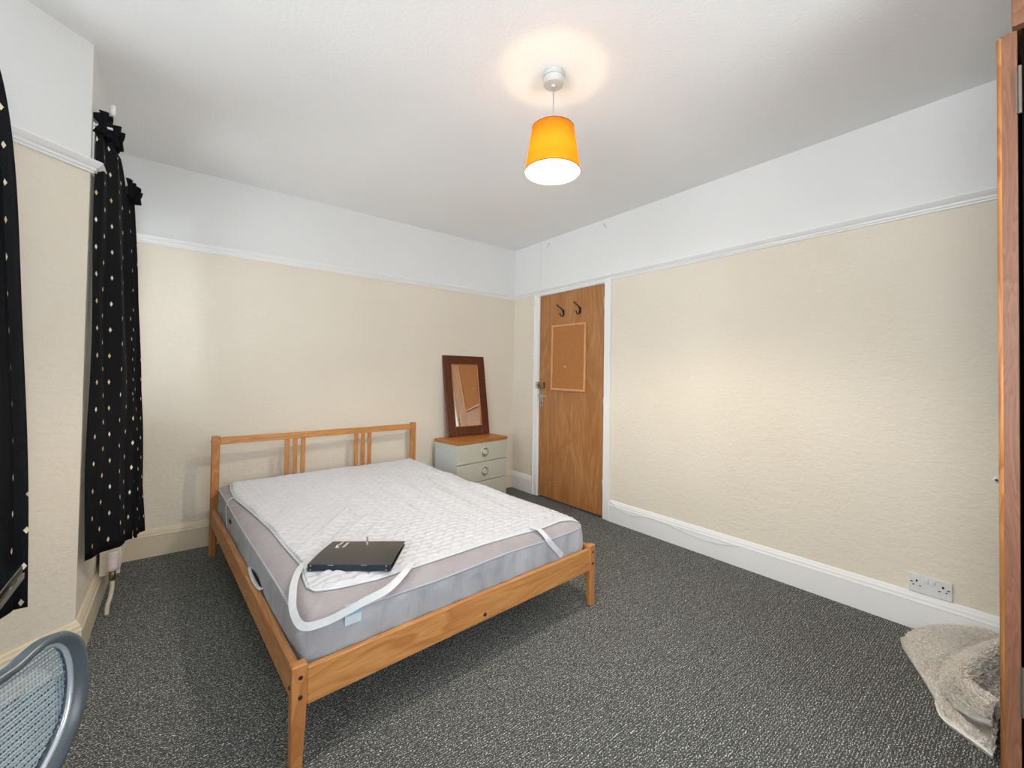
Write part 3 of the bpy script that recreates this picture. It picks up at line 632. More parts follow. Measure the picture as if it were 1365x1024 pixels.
def smooth_path(pts, n=6):
    P = [Vector(p) for p in pts]; out = []
    for i in range(len(P)-1):
        a, b, c, d2 = P[max(i-1, 0)], P[i], P[i+1], P[min(i+2, len(P)-1)]
        for k in range(n):
            t = k/n; out.append(0.5*((2*b)+(c-a)*t+(2*a-5*b+4*c-d2)*t*t+(3*b-a-3*c+d2)*t*t*t))
    out.append(P[-1]); return out
sp = [(0.150, 0.395, 0.448), (0.112, 0.350, 0.446), (0.074, 0.273, 0.440), (0.044, 0.180, 0.437), (0.026, 0.095, 0.422), (0.036, 0.030, 0.405), (0.095, 0.016, 0.402), (0.160, 0.014, 0.412), (0.219, 0.014, 0.424), (0.300, 0.020, 0.434), (0.38, 0.060, 0.447), (0.45, 0.125, 0.446)]
sn = [(0, 0, 1), (-0.1, 0, 1), (-0.15, 0, 1), (-0.3, -0.1, 1), (-0.7, -0.5, 0.6), (-0.5, -1, 0.25), (0, -1, 0.15), (0, -1, 0.15), (0, -1, 0.25), (0, -1, 0.6), (0, -0.4, 1), (0, 0, 1)]
o = obj('corner_strap', ribbon(smooth_path(sp), smooth_path(sn), 0.024), MT['elastic'], pad, smooth=False); o['label'] = 'white elastic strap looped round the near corner'
sp = [(1.075, 0.118, 0.444), (1.090, 0.075, 0.440), (1.098, 0.040, 0.420), (1.110, 0.0255, 0.395), (1.160, 0.0255, 0.345), (1.208, 0.028, 0.298)]
sn = [(0, 0, 1), (0, -0.2, 1), (0, -0.7, 0.7), (0, -1, 0.1), (0, -1, 0), (0, -1, 0)]
o = obj('corner_strap', ribbon(smooth_path(sp), smooth_path(sn), 0.028), MT['elastic'], pad)
sp = [(0.080, 1.50, 0.458), (0.055, 1.50, 0.452), (0.036, 1.49, 0.438), (0.0275, 1.475, 0.405), (0.0275, 1.46, 0.36), (0.032, 1.45, 0.305)]
sn = [(0, 0, 1), (-0.3, 0, 1), (-0.8, 0, 0.6), (-1, 0, 0.1), (-1, 0, 0), (-1, 0, 0)]
o = obj('corner_strap', ribbon(smooth_path(sp), smooth_path(sn), 0.012), MT['elastic'], pad)

# ------------------------------------------------------------ folder on the bed
fa = atan2(0.104-0.298, 0.352-0.121)+TH
cx0, cy0 = 0.121, 0.298
fx = BX+cx0*cos(TH)-cy0*sin(TH); fy = BY+cx0*sin(TH)+cy0*cos(TH)
FZ = 0.4485
fo = thing('ring_folder', 'black plastic ring folder with clips on its spine lying on the quilted protector', 'folder', (fx, fy, FZ), fa)
FW, FD = 0.302, 0.235
SK = 0.035   # slight shear of the cover as it lies open at the right
def cover(z_of, th=0.0022):
    bm = bmesh.new(); top = []; bot = []
    nx, ny = 14, 10
    for j in range(ny+1):
        a = []; b = []
        for i in range(nx+1):
            x = FW*i/nx; y = 0.006+(FD-0.006)*j/ny; z = z_of(i/nx, j/ny)
            a.append(bm.verts.new((x, y, z+th))); b.append(bm.verts.new((x, y, z)))
        top.append(a); bot.append(b)
    for j in range(ny):
        for i in range(nx):
            bm.faces.new((top[j][i], top[j][i+1], top[j+1][i+1], top[j+1][i])); bm.faces.new((bot[j][i], bot[j+1][i], bot[j+1][i+1], bot[j][i+1]))
    for i in range(nx):
        bm.faces.new((top[0][i], bot[0][i], bot[0][i+1], top[0][i+1])); bm.faces.new((top[ny][i], top[ny][i+1], bot[ny][i+1], bot[ny][i]))
    for j in range(ny):
        bm.faces.new((top[j][0], top[j+1][0], bot[j+1][0], bot[j][0])); bm.faces.new((top[j][nx], bot[j][nx], bot[j+1][nx], top[j+1][nx]))
    return bm
ztopc = lambda s, t: 0.0235 - 0.006*t + 0.004*sin(pi*t)*1.0 - 0.003*t*(1-s)
zlow = lambda s, t: 0.001 + 0.0035*t*s
cv = obj('front_cover', cover(ztopc), MT['blackp'], fo, smooth=False)
obj('back_cover', cover(zlow), MT['blackp'], fo)
spn = obj('spine', boxes(((0, 0, 0.001), (FW, 0.006, 0.0262))), MT['navyp'], fo, bevel=0.0015)
obj('paper_stack', boxes(((0.012, 0.010, 0.0065), (FW-0.02, FD-0.05, 0.0150))), MT['hole'], fo)
for x in (0.012, FW-0.016):
    for z in (0.007, 0.020):
        bm = bmesh.new(); lathe(bm, [(0, 0.002), (0.0026, 0.0018), (0.0034, 0)], 12, Matrix.Translation((x, -0.0004, z)) @ Matrix.Rotation(pi/2, 4, 'X')); obj('rivet', bm, MT['chrome'], spn)
for x in (0.085, 0.205):
    obj('spine_clip', boxes(((x-0.011, -0.0022, 0.002), (x+0.011, -0.0002, 0.0255))), MT['navyp'], spn, bevel=0.0008)
    obj('clip_edge', boxes(((x-0.011, -0.0030, 0.0235), (x+0.011, -0.0023, 0.0252))), MT['chrome'], spn)
bm = boxes(((0.139, FD+0.0010, 0.006), (0.146, FD+0.0050, 0.036))); obj('closing_catch', bm, MT['chrome'], cv)
bm = bmesh.new(); rnd = random.Random(5)
def stroke(x0, y0, x1, y1, wd):
    d_ = Vector((x1-x0, y1-y0, 0)); n_ = Vector((-d_.y, d_.x, 0)).normalized()*wd/2; q = [Vector((x0, y0, 0))-n_, Vector((x1, y1, 0))-n_, Vector((x1, y1, 0))+n_, Vector((x0, y0, 0))+n_]
    z0 = ztopc(x0/FW, y0/FD)+0.0026; prism(bm, [(p.x, p.y, z0) for p in q], (0, 0, 0.0004))
stroke(0.045, 0.150, 0.041, 0.180, 0.006); stroke(0.052, 0.152, 0.051, 0.163, 0.005)      # worn emblem
for (yy, xx, L) in ((0.184, 0.045, 6), (0.160, 0.070, 8)):                                # two worn lines of small lettering
    for k in range(L):
        y = yy+0.0075*k; stroke(xx-0.005, y, xx+0.005, y+rnd.uniform(-0.001, 0.001), 0.0018)
        if k % 2 == 0: stroke(xx+rnd.choice((-0.0045, 0.0045)), y, xx+rnd.choice((-0.0045, 0.0045)), y+0.0045, 0.0016)
        else: stroke(xx, y, xx+0.004, y+0.004, 0.0016)
obj('cover_print', bm, MT['silverink'], cv)['kind'] = 'stuff'

# ------------------------------------------------------------ chest of drawers
ch = thing('chest_of_drawers', 'small pale grey chest of drawers with wooden top beside the bed', 'chest of drawers', (1.838, 3.068, 0), radians(8.0))
CW, CD, CH = 0.607, 0.318, 0.600
obj('carcass', boxes(((0.006, 0.018, 0.055), (0.022, CD, CH-0.028)), ((CW-0.022, 0.018, 0.055), (CW-0.006, CD, CH-0.028)), ((0.022, CD-0.01, 0.055), (CW-0.022, CD, CH-0.028)), ((0.022, 0.018, 0.055), (CW-0.022, CD-0.01, 0.070)), ((0.022, 0.018, CH-0.045), (CW-0.022, CD-0.01, CH-0.028))), MT['chestside'], ch, bevel=0.001)
obj('top_board', boxes(((0, 0, CH-0.0275), (CW, CD+0.008, CH))), MT['topwood'], ch, bevel=0.003)
obj('plinth', boxes(((0.010, 0.022, 0.0), (CW-0.010, CD-0.02, 0.0545))), MT['topwood'], ch)
dz0, dz1 = 0.060, CH-0.0285; nD = 3; hD = (dz1-dz0)/nD
for k in range(nD):
    a = dz0+k*hD+0.002; b = dz0+(k+1)*hD-0.003
    dr = obj('drawer', boxes(((0.006, 0.003, a), (CW-0.006, 0.0175, b))), MT['chest'], ch, bevel=0.003)
    zc = (a+b)/2; Mk = Matrix.Translation((CW*0.52, 0.0028, zc)) @ Matrix.Rotation(pi/2, 4, 'X')
    bm = bmesh.new(); lathe(bm, [(0.043, 0.0), (0.042, 0.007), (0.038, 0.011), (0.034, 0.008), (0.031, 0.001), (0.025, 0.001), (0.024, 0.012), (0.020, 0.019), (0.014, 0.021), (0.011, 0.015), (0.006, 0.015), (0, 0.019)], 32, Mk); kn = obj('round_knob', bm, MT['chest'], dr, smooth=True)
    bm = bmesh.new(); lathe(bm, [(0.0395, 0.0115), (0.0375, 0.0125), (0.0305, 0.0025), (0.0255, 0.0025), (0.0265, 0.0018), (0.0310, 0.0018)], 32, Mk, closed=True); obj('knob_shade_ring', bm, MT['groove_shade'], kn, smooth=True)  # shade of the knob groove painted as a darker ring

# ------------------------------------------------------------ mirror
mi = thing('framed_mirror', 'rectangular mirror with dark red-brown wooden frame leaning on the wall', 'mirror', (1.920, 3.362, 0.6045), 0.014)
mi.rotation_mode = 'XYZ'; mi.rotation_euler = (-radians(9.6), 0, 0.014)
mw, mh, fr = 0.465, 0.762, 0.085
for a, b, m in (((0, 0, 0), (fr, 0.022, mh), 'mahog'), ((mw-fr, 0, 0), (mw, 0.022, mh), 'mahog'), ((fr, 0, 0), (mw-fr, 0.022, fr), 'mahogX'), ((fr, 0, mh-fr), (mw-fr, 0.022, mh), 'mahogX')):
    obj('frame_side', boxes((a, b)), MT[m], mi, bevel=0.004)
bm = bmesh.new()
for (a, b) in (((fr-0.001, -0.003, fr-0.001), (fr+0.006, 0.004, mh-fr+0.001)), ((mw-fr-0.006, -0.003, fr-0.001), (mw-fr+0.001, 0.004, mh-fr+0.001)), ((fr, -0.003, fr-0.001), (mw-fr, 0.004, fr+0.006)), ((fr, -0.003, mh-fr-0.006), (mw-fr, 0.004, mh-fr+0.001))): box(bm, a, b)
obj('inner_bead', bm, MT['edge'], mi, bevel=0.001)
obj('mirror_glass', boxes(((fr-0.004, 0.008, fr-0.004), (mw-fr+0.004, 0.011, mh-fr+0.004))), MT['mirror'], mi)

# ------------------------------------------------------------ curtains
def curtain(name, label, top, bot, zt, zb, folds, amp_t, amp_b, side, zrail, fab=1.35, wave=0.0, bulge=0.0, kp=0.8):
    """top/bot: ((x,y),(x,y)) plan ends at head and hem; returns thing; cloth hangs as deep pleats"""
    root = thing(name, label, 'curtain', (0, 0, 0))
    NXc, NZc = folds*16, 46; rnd = random.Random(sum(map(ord, label)))
    ph = [rnd.uniform(-0.5, 0.5) for _ in range(folds+2)]
    bm = bmesh.new(); uvl = bm.loops.layers.uv.new('UVMap'); rows = []; us = []
    for j in range(NZc+1):
        t = j/NZc; z0 = zt+(zb-zt)*t
        k = t**kp
        A = Vector((top[0][0]+(bot[0][0]-top[0][0])*k, top[0][1]+(bot[0][1]-top[0][1])*k)); B = Vector((top[1][0]+(bot[1][0]-top[1][0])*k, top[1][1]+(bot[1][1]-top[1][1])*k))
        d2 = (B-A); nn = Vector((d2.y, -d2.x)).normalized()*side; amp = amp_t+(amp_b-amp_t)*k
        row = []
        for i in range(NXc+1):
            s = i/NXc; a = s*folds*2*pi; m_ = int(s*folds*0.999)
            off = amp*(sin(a+ph[m_]*0.0+0.35*sin(a*0.5+ph[0]*4))*(0.75+0.25*sin(2.1*s*folds+ph[1]*6)))
            off += 0.006*sin(3*z0*2+9*s) * k + bulge*sin(pi*s)*k
            sl = 0.25*amp*sin(2*a)
            P = A + d2*s + nn*off + d2.normalized()*sl
            zz = z0 + (wave*s if t > 0.98 else 0)
            row.append(bm.verts.new((P.x, P.y, zz)))
        rows.append(row)
    for a, b, j in zip(rows, rows[1:], range(NZc)):
        for i in range(NXc):
            f = bm.faces.new((a[i], a[i+1], b[i+1], b[i]))
            for lp_, (ii, jj) in zip(f.loops, ((i, j), (i+1, j), (i+1, j+1), (i, j+1))):
                lp_[uvl].uv = (ii/16*0.155*fab + 0.05*(ii/NXc-0.4)*jj/NZc*3, zt+(zb-zt)*jj/NZc)
    o_ = obj('cloth', bm, MT['curtain'], root, smooth=True, recalc=True); sm_ = o_.modifiers.new('thickness', 'SOLIDIFY'); sm_.thickness = 0.002; sm_.offset = 0
    # ruffled gathered header above the rail
    bm = bmesh.new(); uvl = bm.loops.layers.uv.new('UVMap'); rows = []
    A = Vector(top[0]); B = Vector(top[1]); d2 = B-A; nn = Vector((d2.y, -d2.x)).normalized()*side; n2 = folds*28
    for j in range(7):
        t = j/6; row = []
        for i in range(n2+1):
            s = i/n2; a = s*folds*2*pi
            amp = (0.010+0.026*(abs(t-0.45)*1.6)) ; off = amp*sin(a*2.5+1.2*sin(a))+0.012*sin(pi*t)
            P = A + d2*(s*1.10-0.05) + nn*(off+0.004) + d2.normalized()*0.007*cos(a*2.5)
            row.append(bm.verts.new((P.x, P.y, zt-0.012+0.085*t+0.010*sin(a*1.5+2)*t)))
        rows.append(row)
    for a, b in zip(rows, rows[1:]):
        for i in range(n2):
            f = bm.faces.new((a[i], a[i+1], b[i+1], b[i]))
            for lp_ in f.loops: lp_[uvl].uv = (0.040, 0.027)
    o_ = obj('gathered_header', bm, MT['curtain'], root, smooth=True); sm_ = o_.modifiers.new('thickness', 'SOLIDIFY'); sm_.thickness = 0.003; sm_.offset = 0
    return root
curtain('curtain', 'black curtain with small pale diamonds hanging nearest the wall corner by the radiator', ((-0.297, 2.43), (-0.254, 2.60)), ((-0.290, 2.40), (-0.152, 2.59)), 2.17, 0.40, 2, 0.014, 0.012, 1, 2.2, kp=0.42, fab=1.1)
curtain('curtain', 'farther narrow black curtain next to the headboard wall, mostly hidden behind another', ((-0.280, 3.16), (-0.240, 3.32)), ((-0.190, 3.10), (-0.148, 3.25)), 2.16, 0.25, 3, 0.014, 0.012, 1, 2.2)
curtain('curtain', 'black diamond-dotted curtain at the left edge above the dark desk corner', ((-0.90, 1.64), (-0.520, 1.92)), ((-0.78, 1.66), (-0.352, 1.955)), 2.17, 0.43, 5, 0.020, 0.026, 1, 2.2, kp=0.28)
# curtain rails
cr = thing('curtain_rail', 'white curtain rail on the left window wall', 'curtain rail', (-0.255, 0, 2.20))
bm = bmesh.new(); tube(bm, [(-0.012, 2.58, 0.0), (-0.012, 3.40, 0)], 0.010, 12); obj('rail', bm, MT['trim'], cr, smooth=True)
bm = bmesh.new(); tube(bm, [(0.0, 2.47, 0.06), (0.0, 2.47, 0.105)], 0.009, 12); obj('finial', bm, MT['trim'], cr, smooth=True)
for y in (2.445, 3.38): obj('bracket', boxes(((-0.0548, y-0.010, -0.17), (-0.049, y+0.010, 0.0)), ((-0.049, y-0.006, -0.012), (0.004, y+0.006, -0.004))), MT['trim'], cr, bevel=0.002)
cr = thing('curtain_rail', 'white curtain rail over the window at the left edge', 'curtain rail', (0, 0, 2.20))
bm = bmesh.new(); tube(bm, [(-0.585, 1.87, 0), (-1.10, 1.47, 0)], 0.010, 12); obj('rail', bm, MT['trim'], cr, smooth=True)
for a, b in (((-0.66, 1.813, 0), (-0.765, 1.975, 0)), ((-1.0, 1.55, 0), (-1.135, 1.71, 0))):
    bm = bmesh.new(); tube(bm, [a, b], 0.006, 8); obj('bracket', bm, MT['trim'], cr, smooth=True)

# ------------------------------------------------------------ radiator + valve
ra = thing('radiator', 'cream panel radiator below the window with white valve and bent pipe', 'radiator', (XL-0.030, 0, 0))
RY0, RY1 = 2.895, 3.40
bm = boxes(((0.048, RY0, 0.155), (0.060, RY1, 0.62)), ((0.104, RY0, 0.155), (0.116, RY1, 0.62)))
k = RY0+0.03
while k < RY1-0.03:
    box(bm, (0.114, k, 0.175), (0.121, k+0.018, 0.60)); k += 0.036
obj('panel', bm, MT['radi'], ra, bevel=0.003)
obj('top_grille', boxes(((0.046, RY0-0.003, 0.621), (0.119, RY1+0.003, 0.628))), MT['radi'], ra)
obj('side_cover', boxes(((0.044, RY0-0.006, 0.150), (0.120, RY0-0.001, 0.630))), MT['radi'], ra, bevel=0.002)
for y in (2.99, 3.30): obj('wall_bracket', boxes(((0.031, y, 0.25), (0.047, y+0.02, 0.55))), MT['radi'], ra)
bm = bmesh.new(); lathe(bm, [(0, 0.290), (0.019, 0.290), (0.022, 0.284), (0.023, 0.255), (0.021, 0.235), (0.024, 0.222), (0.024, 0.205), (0.0, 0.203)], 24, Matrix.Translation((0.100, 2.80, 0))); va = obj('valve_head', bm, MT['valve'], ra, smooth=True)
bm = bmesh.new(); tube(bm, [(0.100, 2.80, 0.205), (0.100, 2.80, 0.155)], 0.013, 12); tube(bm, [(0.100, 2.80, 0.185), (0.100, RY0-0.004, 0.185)], 0.010, 12); obj('valve_body', bm, MT['brass'], ra, smooth=True)
bm = bmesh.new(); tube(bm, smooth_path([(0.100, 2.80, 0.165), (0.100, 2.80, 0.115), (0.095, 2.797, 0.075), (0.087, 2.790, 0.042), (0.085, 2.788, 0.0)]), 0.0085, 12); obj('pipe', bm, MT['radi'], ra, smooth=True)

# ------------------------------------------------------------ wardrobe with its door folded back
wa = thing('wardrobe', 'tall brown wooden wardrobe at the right edge with its door folded back', 'wardrobe', (1.75, 0, 0))
obj('carcass', boxes(((0.02, 0.020, 0.0), (0.60, 0.037, 2.134)), ((0.02, -0.95, 0.0), (0.60, -0.93, 2.134)), ((0.58, -0.93, 0.0), (0.60, 0.020, 2.134)), ((0.02, -0.93, 0.06), (0.58, 0.020, 0.08))), MT['inside'], wa)
obj('cornice', boxes(((-0.008, -0.97, 2.1345), (0.61, 0.0535, 2.42))), MT['ward'], wa, bevel=0.002)
dr = obj('door', boxes(((0.0, 0.0445, 0.05), (0.44, 0.074, 2.125))), MT['ward'], wa, bevel=0.0015)
bm = bmesh.new(); tube(bm, [(0.004, 0.0755, 0.05), (0.004, 0.0755, 2.118)], 0.0055, 10); obj('edge_bead', bm, MT['edge'], dr, smooth=True)  # bead in paler wood, the light it catches put into its colour
for z in (1.955, 0.36):
    bm = bmesh.new(); tube(bm, [(-0.003, 0.0405, z-0.060), (-0.003, 0.0405, z+0.068)], 0.0042, 10); box(bm, (-0.001, 0.0395, z-0.055), (0.001, 0.0475, z+0.06)); obj('hinge', bm, MT['dullm'], wa, smooth=False)

# ------------------------------------------------------------ rug bundle
rg = thing('shag_rug', 'cream shaggy rug bundled and folded over against the right skirting', 'rug', (0, 0, 0))
def in_poly(x, y, P):
    c = False; j = len(P)-1
    for i in range(len(P)):
        if (P[i][1] > y) != (P[j][1] > y) and x < (P[j][0]-P[i][0])*(y-P[i][1])/(P[j][1]-P[i][1])+P[i][0]: c = not c
        j = i
    return c
def seg_d(x, y, P):
    best = 9; 
    for a, b in zip(P, P[1:]):
        dx, dy = b[0]-a[0], b[1]-a[1]; L2 = dx*dx+dy*dy+1e-12; t = max(0, min(1, ((x-a[0])*dx+(y-a[1])*dy)/L2))
        best = min(best, sqrt((x-a[0]-t*dx)**2+(y-a[1]-t*dy)**2))
    return best
def sheet(name, poly, hf, skirt, nx, ny, mat):
    """thick cloth patch: mapped grid between poly edges using a fan resample; hf(x,y)->top z"""
    cxp = sum(p[0] for p in poly)/len(poly); cyp = sum(p[1] for p in poly)/len(poly)
    ring = []; cl = poly+[poly[0]]
    for a, b in zip(cl, cl[1:]):
        L = sqrt((a[0]-b[0])**2+(a[1]-b[1])**2); m = max(1, int(L/0.012))
        for k in range(m): ring.append((a[0]+(b[0]-a[0])*k/m, a[1]+(b[1]-a[1])*k/m))
    bm = bmesh.new(); n = len(ring); R = []
    R.append([bm.verts.new((x, y, max(0.001, hf(x, y)-skirt))) for x, y in ring])
    for j in range(nx):
        s = 1-j/nx; R.append([bm.verts.new((cxp+(x-cxp)*s, cyp+(y-cyp)*s, hf(cxp+(x-cxp)*s, cyp+(y-cyp)*s)-(0.006 if j == 0 else 0))) for x, y in ring])
    for a, b in zip(R, R[1:]):
        for k in range(n): bm.faces.new((a[k], a[(k+1) % n], b[(k+1) % n], b[k]))
    bm.faces.new(R[-1]); bm.faces.new(R[0][::-1])
    return obj(name, bm, mat, rg, smooth=True)
low = [(2.520, 0.400), (2.40, 0.345), (2.30, 0.300), (2.19, 0.255), (2.14, 0.245), (2.085, 0.222), (2.04, 0.150), (2.01, 0.108), (2.30, 0.108), (2.70, 0.108), (2.752, 0.12), (2.752, 0.30), (2.70, 0.345), (2.62, 0.385)]
hl = lambda x, y: 0.026 + 0.010*sin(9*x+5*y)*0.6 + 0.07*exp(-((x-2.75)**2+(y-0.15)**2)/0.02) + 0.02*exp(-((x-2.50)**2+(y-0.25)**2)/0.01)
sheet('lower_layer', low, hl, 0.030, 14, 0, MT['rugm'])
ridge = [(2.62, 0.105), (2.42, 0.165), (2.30, 0.190), (2.22, 0.195), (2.165, 0.185), (2.13, 0.155), (2.09, 0.118), (2.05, 0.10)]
up = [(2.72, 0.110), (2.62, 0.160), (2.44, 0.205), (2.33, 0.222), (2.24, 0.232), (2.17, 0.230), (2.12, 0.205), (2.08, 0.165), (2.04, 0.125), (2.03, 0.110), (2.30, 0.110)]
def hu(x, y):
    r = seg_d(x, y, ridge); return 0.055 + 0.080*exp(-(r/0.038)**2) + 0.004*sin(30*x+17*y)
sheet('folded_layer', up, hu, 0.022, 14, 0, MT['rugm'])
ue = [(x, y, hu(x, y)-0.018) for x, y in smooth_path([(p[0], p[1], 0) for p in up[:10]], 4) for _ in (0,)] if False else [(p.x, p.y, hu(p.x, p.y)-0.004) for p in smooth_path([(q[0], q[1], 0) for q in up[:10]], 4)]
bm = bmesh.new(); tube(bm, ue, 0.0032, 6); obj('bound_edge', bm, MT['lacing'], rg, smooth=True)
le = [(p.x, p.y, 0.012) for p in smooth_path([(q[0], q[1], 0) for q in low[3:8]], 4)]
bm = bmesh.new(); tube(bm, le, 0.0036, 6); obj('bound_edge', bm, MT['lacing'], rg, smooth=True)
rnd = random.Random(3); verts = []; faces = []
def tufts(poly, hf, n, excl=None):
    xs = [p[0] for p in poly]; ys = [p[1] for p in poly]; c = 0
    while c < n:
        x = rnd.uniform(min(xs), max(xs)); y = rnd.uniform(min(ys), max(ys))
        if not in_poly(x, y, poly) or (excl and in_poly(x, y, excl)): continue
        c += 1; z = hf(x, y)-0.004; e = 0.004
        gx = (hf(x+e, y)-hf(x-e, y))/(2*e); gy = (hf(x, y+e)-hf(x, y-e))/(2*e); nn = Vector((-gx, -gy, 1)).normalized()
        tip = Vector((x, y, z)) + nn*rnd.uniform(0.011, 0.021) + Vector((rnd.uniform(-1, 1), rnd.uniform(-1, 1), rnd.uniform(-0.4, 0.4)))*0.006
        a = rnd.uniform(0, 2*pi); r = rnd.uniform(0.0030, 0.0050); i0 = len(verts)
        for k in range(3): verts.append((x+r*cos(a+k*2.094), y+r*sin(a+k*2.094), z))
        tw = rnd.uniform(0.4, 0.9)
        for k in range(3): verts.append((tip.x+r*tw*cos(a+k*2.094+0.6), tip.y+r*tw*sin(a+k*2.094+0.6), tip.z))
        for k in range(3): faces.append((i0+k, i0+(k+1) % 3, i0+3+(k+1) % 3, i0+3+k))
        faces.append((i0+3, i0+4, i0+5))
tufts(low, hl, 11000, up); tufts(up, hu, 9000)
me = bpy.data.meshes.new('pile'); me.from_pydata(verts, [], faces); me.materials.append(MT['rugm']); o = bpy.data.objects.new('pile', me); C.objects.link(o); o.parent = rg; o['kind'] = 'stuff'

# ------------------------------------------------------------ desk corner
dk = thing('desk', 'black glossy desk whose corner shows at the left edge before the curtain', 'desk', (0, 0, 0))
obj('desk_top', boxes(((-1.05, 0.92, 0.703), (-0.276, 1.456, 0.721))), MT['desk'], dk, bevel=0.002)
obj('metal_edge', boxes(((-0.2758, 0.92, 0.690), (-0.2735, 1.456, 0.702)), ((-1.05, 1.4565, 0.690), (-0.2735, 1.4588, 0.702))), MT['steel'], dk)
for x, y in ((-1.02, 1.42), (-0.40, 1.40), (-1.02, 0.95), (-0.40, 0.95)):
    bm = bmesh.new(); tube(bm, [(x, y, 0), (x, y, 0.702)], 0.018, 14); obj('leg', bm, MT['steel'], dk, smooth=True)

# ------------------------------------------------------------ office chair
CHX, CHY, HD = -0.13, 0.75, radians(30)
oc = thing('office_chair', 'office chair with blue-grey mesh back and silver rim at the bottom left', 'chair', (CHX+0.0025, CHY+0.004, 0), pi/2-HD)
# local x = along the back (s), local y = towards the seat, z up
right = [(-0.040, 0.8430), (-0.005, 0.8480), (0.018, 0.843), (0.030, 0.836), (0.0405, 0.822), (0.0465, 0.798), (0.0455, 0.767), (0.036, 0.737), (0.018, 0.716), (-0.005, 0.698), (-0.03, 0.670), (-0.05, 0.63), (-0.075, 0.59), (-0.11, 0.572)]
CXM = -0.19
left = [(2*CXM-s, z) for s, z in right][::-1]
ol = right + left                      # clockwise closed outline
def curve(s, z): u = (s-CXM)/0.24; return -0.013 + 0.014*u*u + 0.02*((z-0.66)/0.18)**2*0.5
pth = smooth_path([(s, curve(s, z), z) for s, z in [(a_, b_-0.013) for a_, b_ in ol+[ol[0]]]], 3)[:-1]
bm = bmesh.new(); rings = []
cz = 0.71
N = len(pth)
for i, p in enumerate(pth):
    t = (pth[(i+1) % N]-pth[i-1]).normalized(); out = Vector((t.z, 0, -t.x)).normalized()
    if out.dot(p-Vector((CXM, 0, cz))) < 0: out = -out
    nb = Vector((0, 1, 0))
    # D-shaped rim section: thick behind, thin lip facing the camera
    sec = [(-0.003, 0.004), (0.003, 0.004), (0.010, -0.002), (0.0125, -0.010), (0.010, -0.017), (0.004, -0.016), (-0.002, -0.004)]
    rings.append([bm.verts.new(p+out*a+nb*b) for a, b in sec])
for i in range(N):
    a, b = rings[i], rings[(i+1) % N]
    for k in range(7): bm.faces.new((a[k], a[(k+1) % 7], b[(k+1) % 7], b[k]))
obj('backrest_frame', bm, MT['chairframe'], oc, smooth=True)
lipp = []
for i, p in enumerate(pth):
    t = (pth[(i+1) % N]-pth[i-1]).normalized(); out = Vector((t.z, 0, -t.x)).normalized()
    if out.dot(p-Vector((CXM, 0, cz))) < 0: out = -out
    lipp.append(p+out*(-0.002)+Vector((0, -0.0045, 0)))
bm = bmesh.new(); tube(bm, lipp+[lipp[0]], 0.0032, 8, upv=(0, 1, 0)); o = obj('rim_trim', bm, MT['chairlip'], oc, smooth=True)
# woven mesh: strands clipped to the outline
poly2 = [(p.x, p.z) for p in pth]
def scan(poly, c, axis):
    xs = []
    for i in range(len(poly)):
        a, b = poly[i-1], poly[i]
        if axis == 'z' and (a[1] > c) != (b[1] > c): xs.append(a[0]+(c-a[1])*(b[0]-a[0])/(b[1]-a[1]))
        if axis == 's' and (a[0] > c) != (b[0] > c): xs.append(a[1]+(c-a[0])*(b[1]-a[1])/(b[0]-a[0]))
    return (min(xs), max(xs)) if len(xs) >= 2 else None
def curve2(s, z): return curve(s, z)+0.002 + 0.010*sin(pi*max(0, min(1, (s-CXM)/0.5+0.5)))
bm = bmesh.new(); z = 0.575; kk = 0
while z < 0.848:
    r = scan(poly2, z, 'z')
    if r and r[1]-r[0] > 0.03:
        a, b = r[0]+0.001, r[1]-0.001; m = 14; tube(bm, [(a+(b-a)*i/m, curve2(a+(b-a)*i/m, z)+0.0006*(1 if kk % 2 else -1), z) for i in range(m+1)], 0.0014, 4)
    z += 0.0046; kk += 1
s = 2*CXM-0.07
while s < 0.046:
    r = scan(poly2, s, 's')
    if r and r[1]-r[0] > 0.03:
        a, b = r[0]+0.001, r[1]-0.001; m = 12; tube(bm, [(s, curve2(s, a+(b-a)*i/m), a+(b-a)*i/m) for i in range(m+1)], 0.0007, 4)
    s += 0.0046
o = obj('backrest_mesh', bm, MT['chairmesh'], oc); o['kind'] = 'stuff'
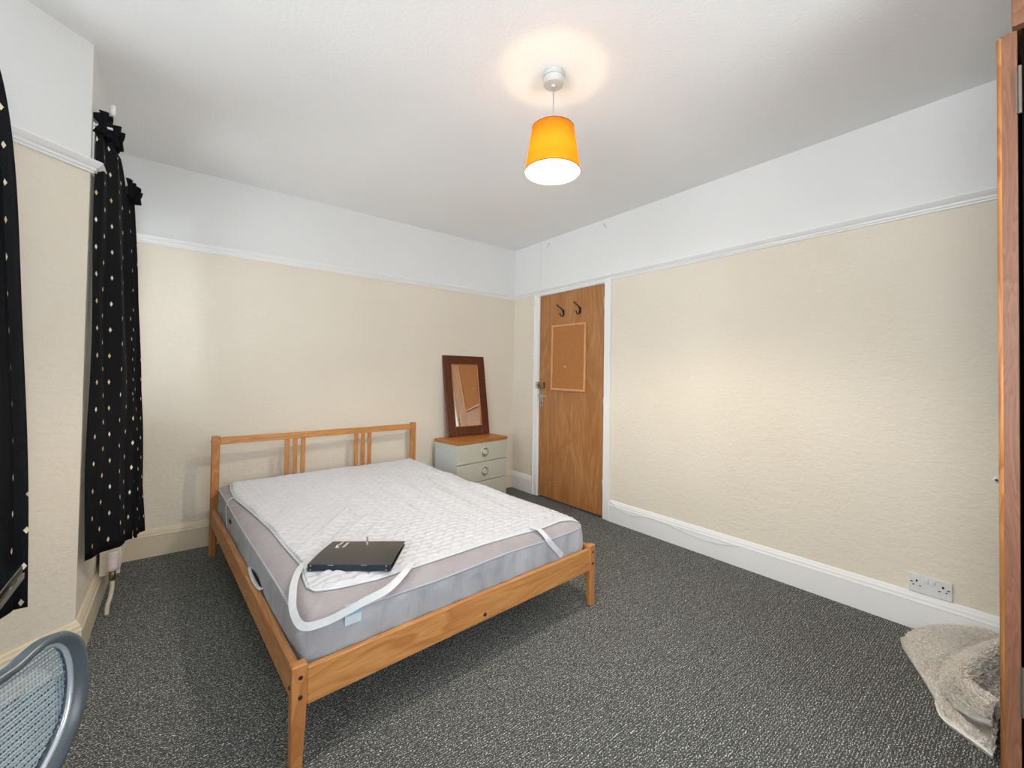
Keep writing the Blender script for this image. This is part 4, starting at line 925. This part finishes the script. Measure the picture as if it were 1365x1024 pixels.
# spine bracket, seat, column, star base
bm = bmesh.new(); tube(bm, [(CXM, -0.020, 0.60), (CXM, -0.045, 0.50), (CXM, -0.01, 0.40), (CXM, 0.10, 0.395), (CXM, 0.26, 0.395)], 0.020, 12, flat=0.6); obj('back_support', bm, MT['chairframe'], oc, smooth=True)
bm = bmesh.new(); sr = []
for j, (zz, sc) in enumerate(((0.415, 0.90), (0.420, 0.98), (0.445, 1.0), (0.462, 0.97), (0.470, 0.85), (0.472, 0.4))):
    ring = []
    for k in range(36):
        a = 2*pi*k/36; c_, s_ = cos(a), sin(a); rx = 0.235*sc*abs(c_)**0.55*(1 if c_ > 0 else -1); ry = 0.225*sc*abs(s_)**0.55*(1 if s_ > 0 else -1)
        ring.append(bm.verts.new((CXM+rx, 0.29+ry, zz)))
    sr.append(ring)
for a, b in zip(sr, sr[1:]):
    for k in range(36): bm.faces.new((a[k], a[(k+1) % 36], b[(k+1) % 36], b[k]))
bm.faces.new(sr[0]); bm.faces.new(sr[-1]); obj('seat', bm, MT['navyp'], oc, smooth=True)
bm = bmesh.new(); tube(bm, [(CXM, 0.29, 0.10), (CXM, 0.29, 0.25)], 0.025, 16); tube(bm, [(CXM, 0.29, 0.25), (CXM, 0.29, 0.414)], 0.014, 16); obj('column', bm, MT['steel'], oc, smooth=True)
for k in range(5):
    a = 2*pi*k/5+0.3; e = (CXM+0.27*cos(a), 0.29+0.27*sin(a))
    bm = bmesh.new(); tube(bm, [(CXM+0.02*cos(a), 0.29+0.02*sin(a), 0.115), (e[0], e[1], 0.075)], 0.018, 10, radii=[0.022, 0.013]); lg = obj('base_leg', bm, MT['chairframe'], oc, smooth=True)
    bm = bmesh.new()
    for sgn in (-1, 1):
        c_ = Vector((e[0]-sin(a)*0.012*sgn, e[1]+cos(a)*0.012*sgn, 0.027)); ax = Vector((-sin(a), cos(a), 0))*sgn
        tube(bm, [c_, c_+ax*0.014], 0.026, 16)
    tube(bm, [(e[0], e[1], 0.03), (e[0], e[1], 0.078)], 0.007, 8); obj('castor', bm, MT['hole'], lg, smooth=True)
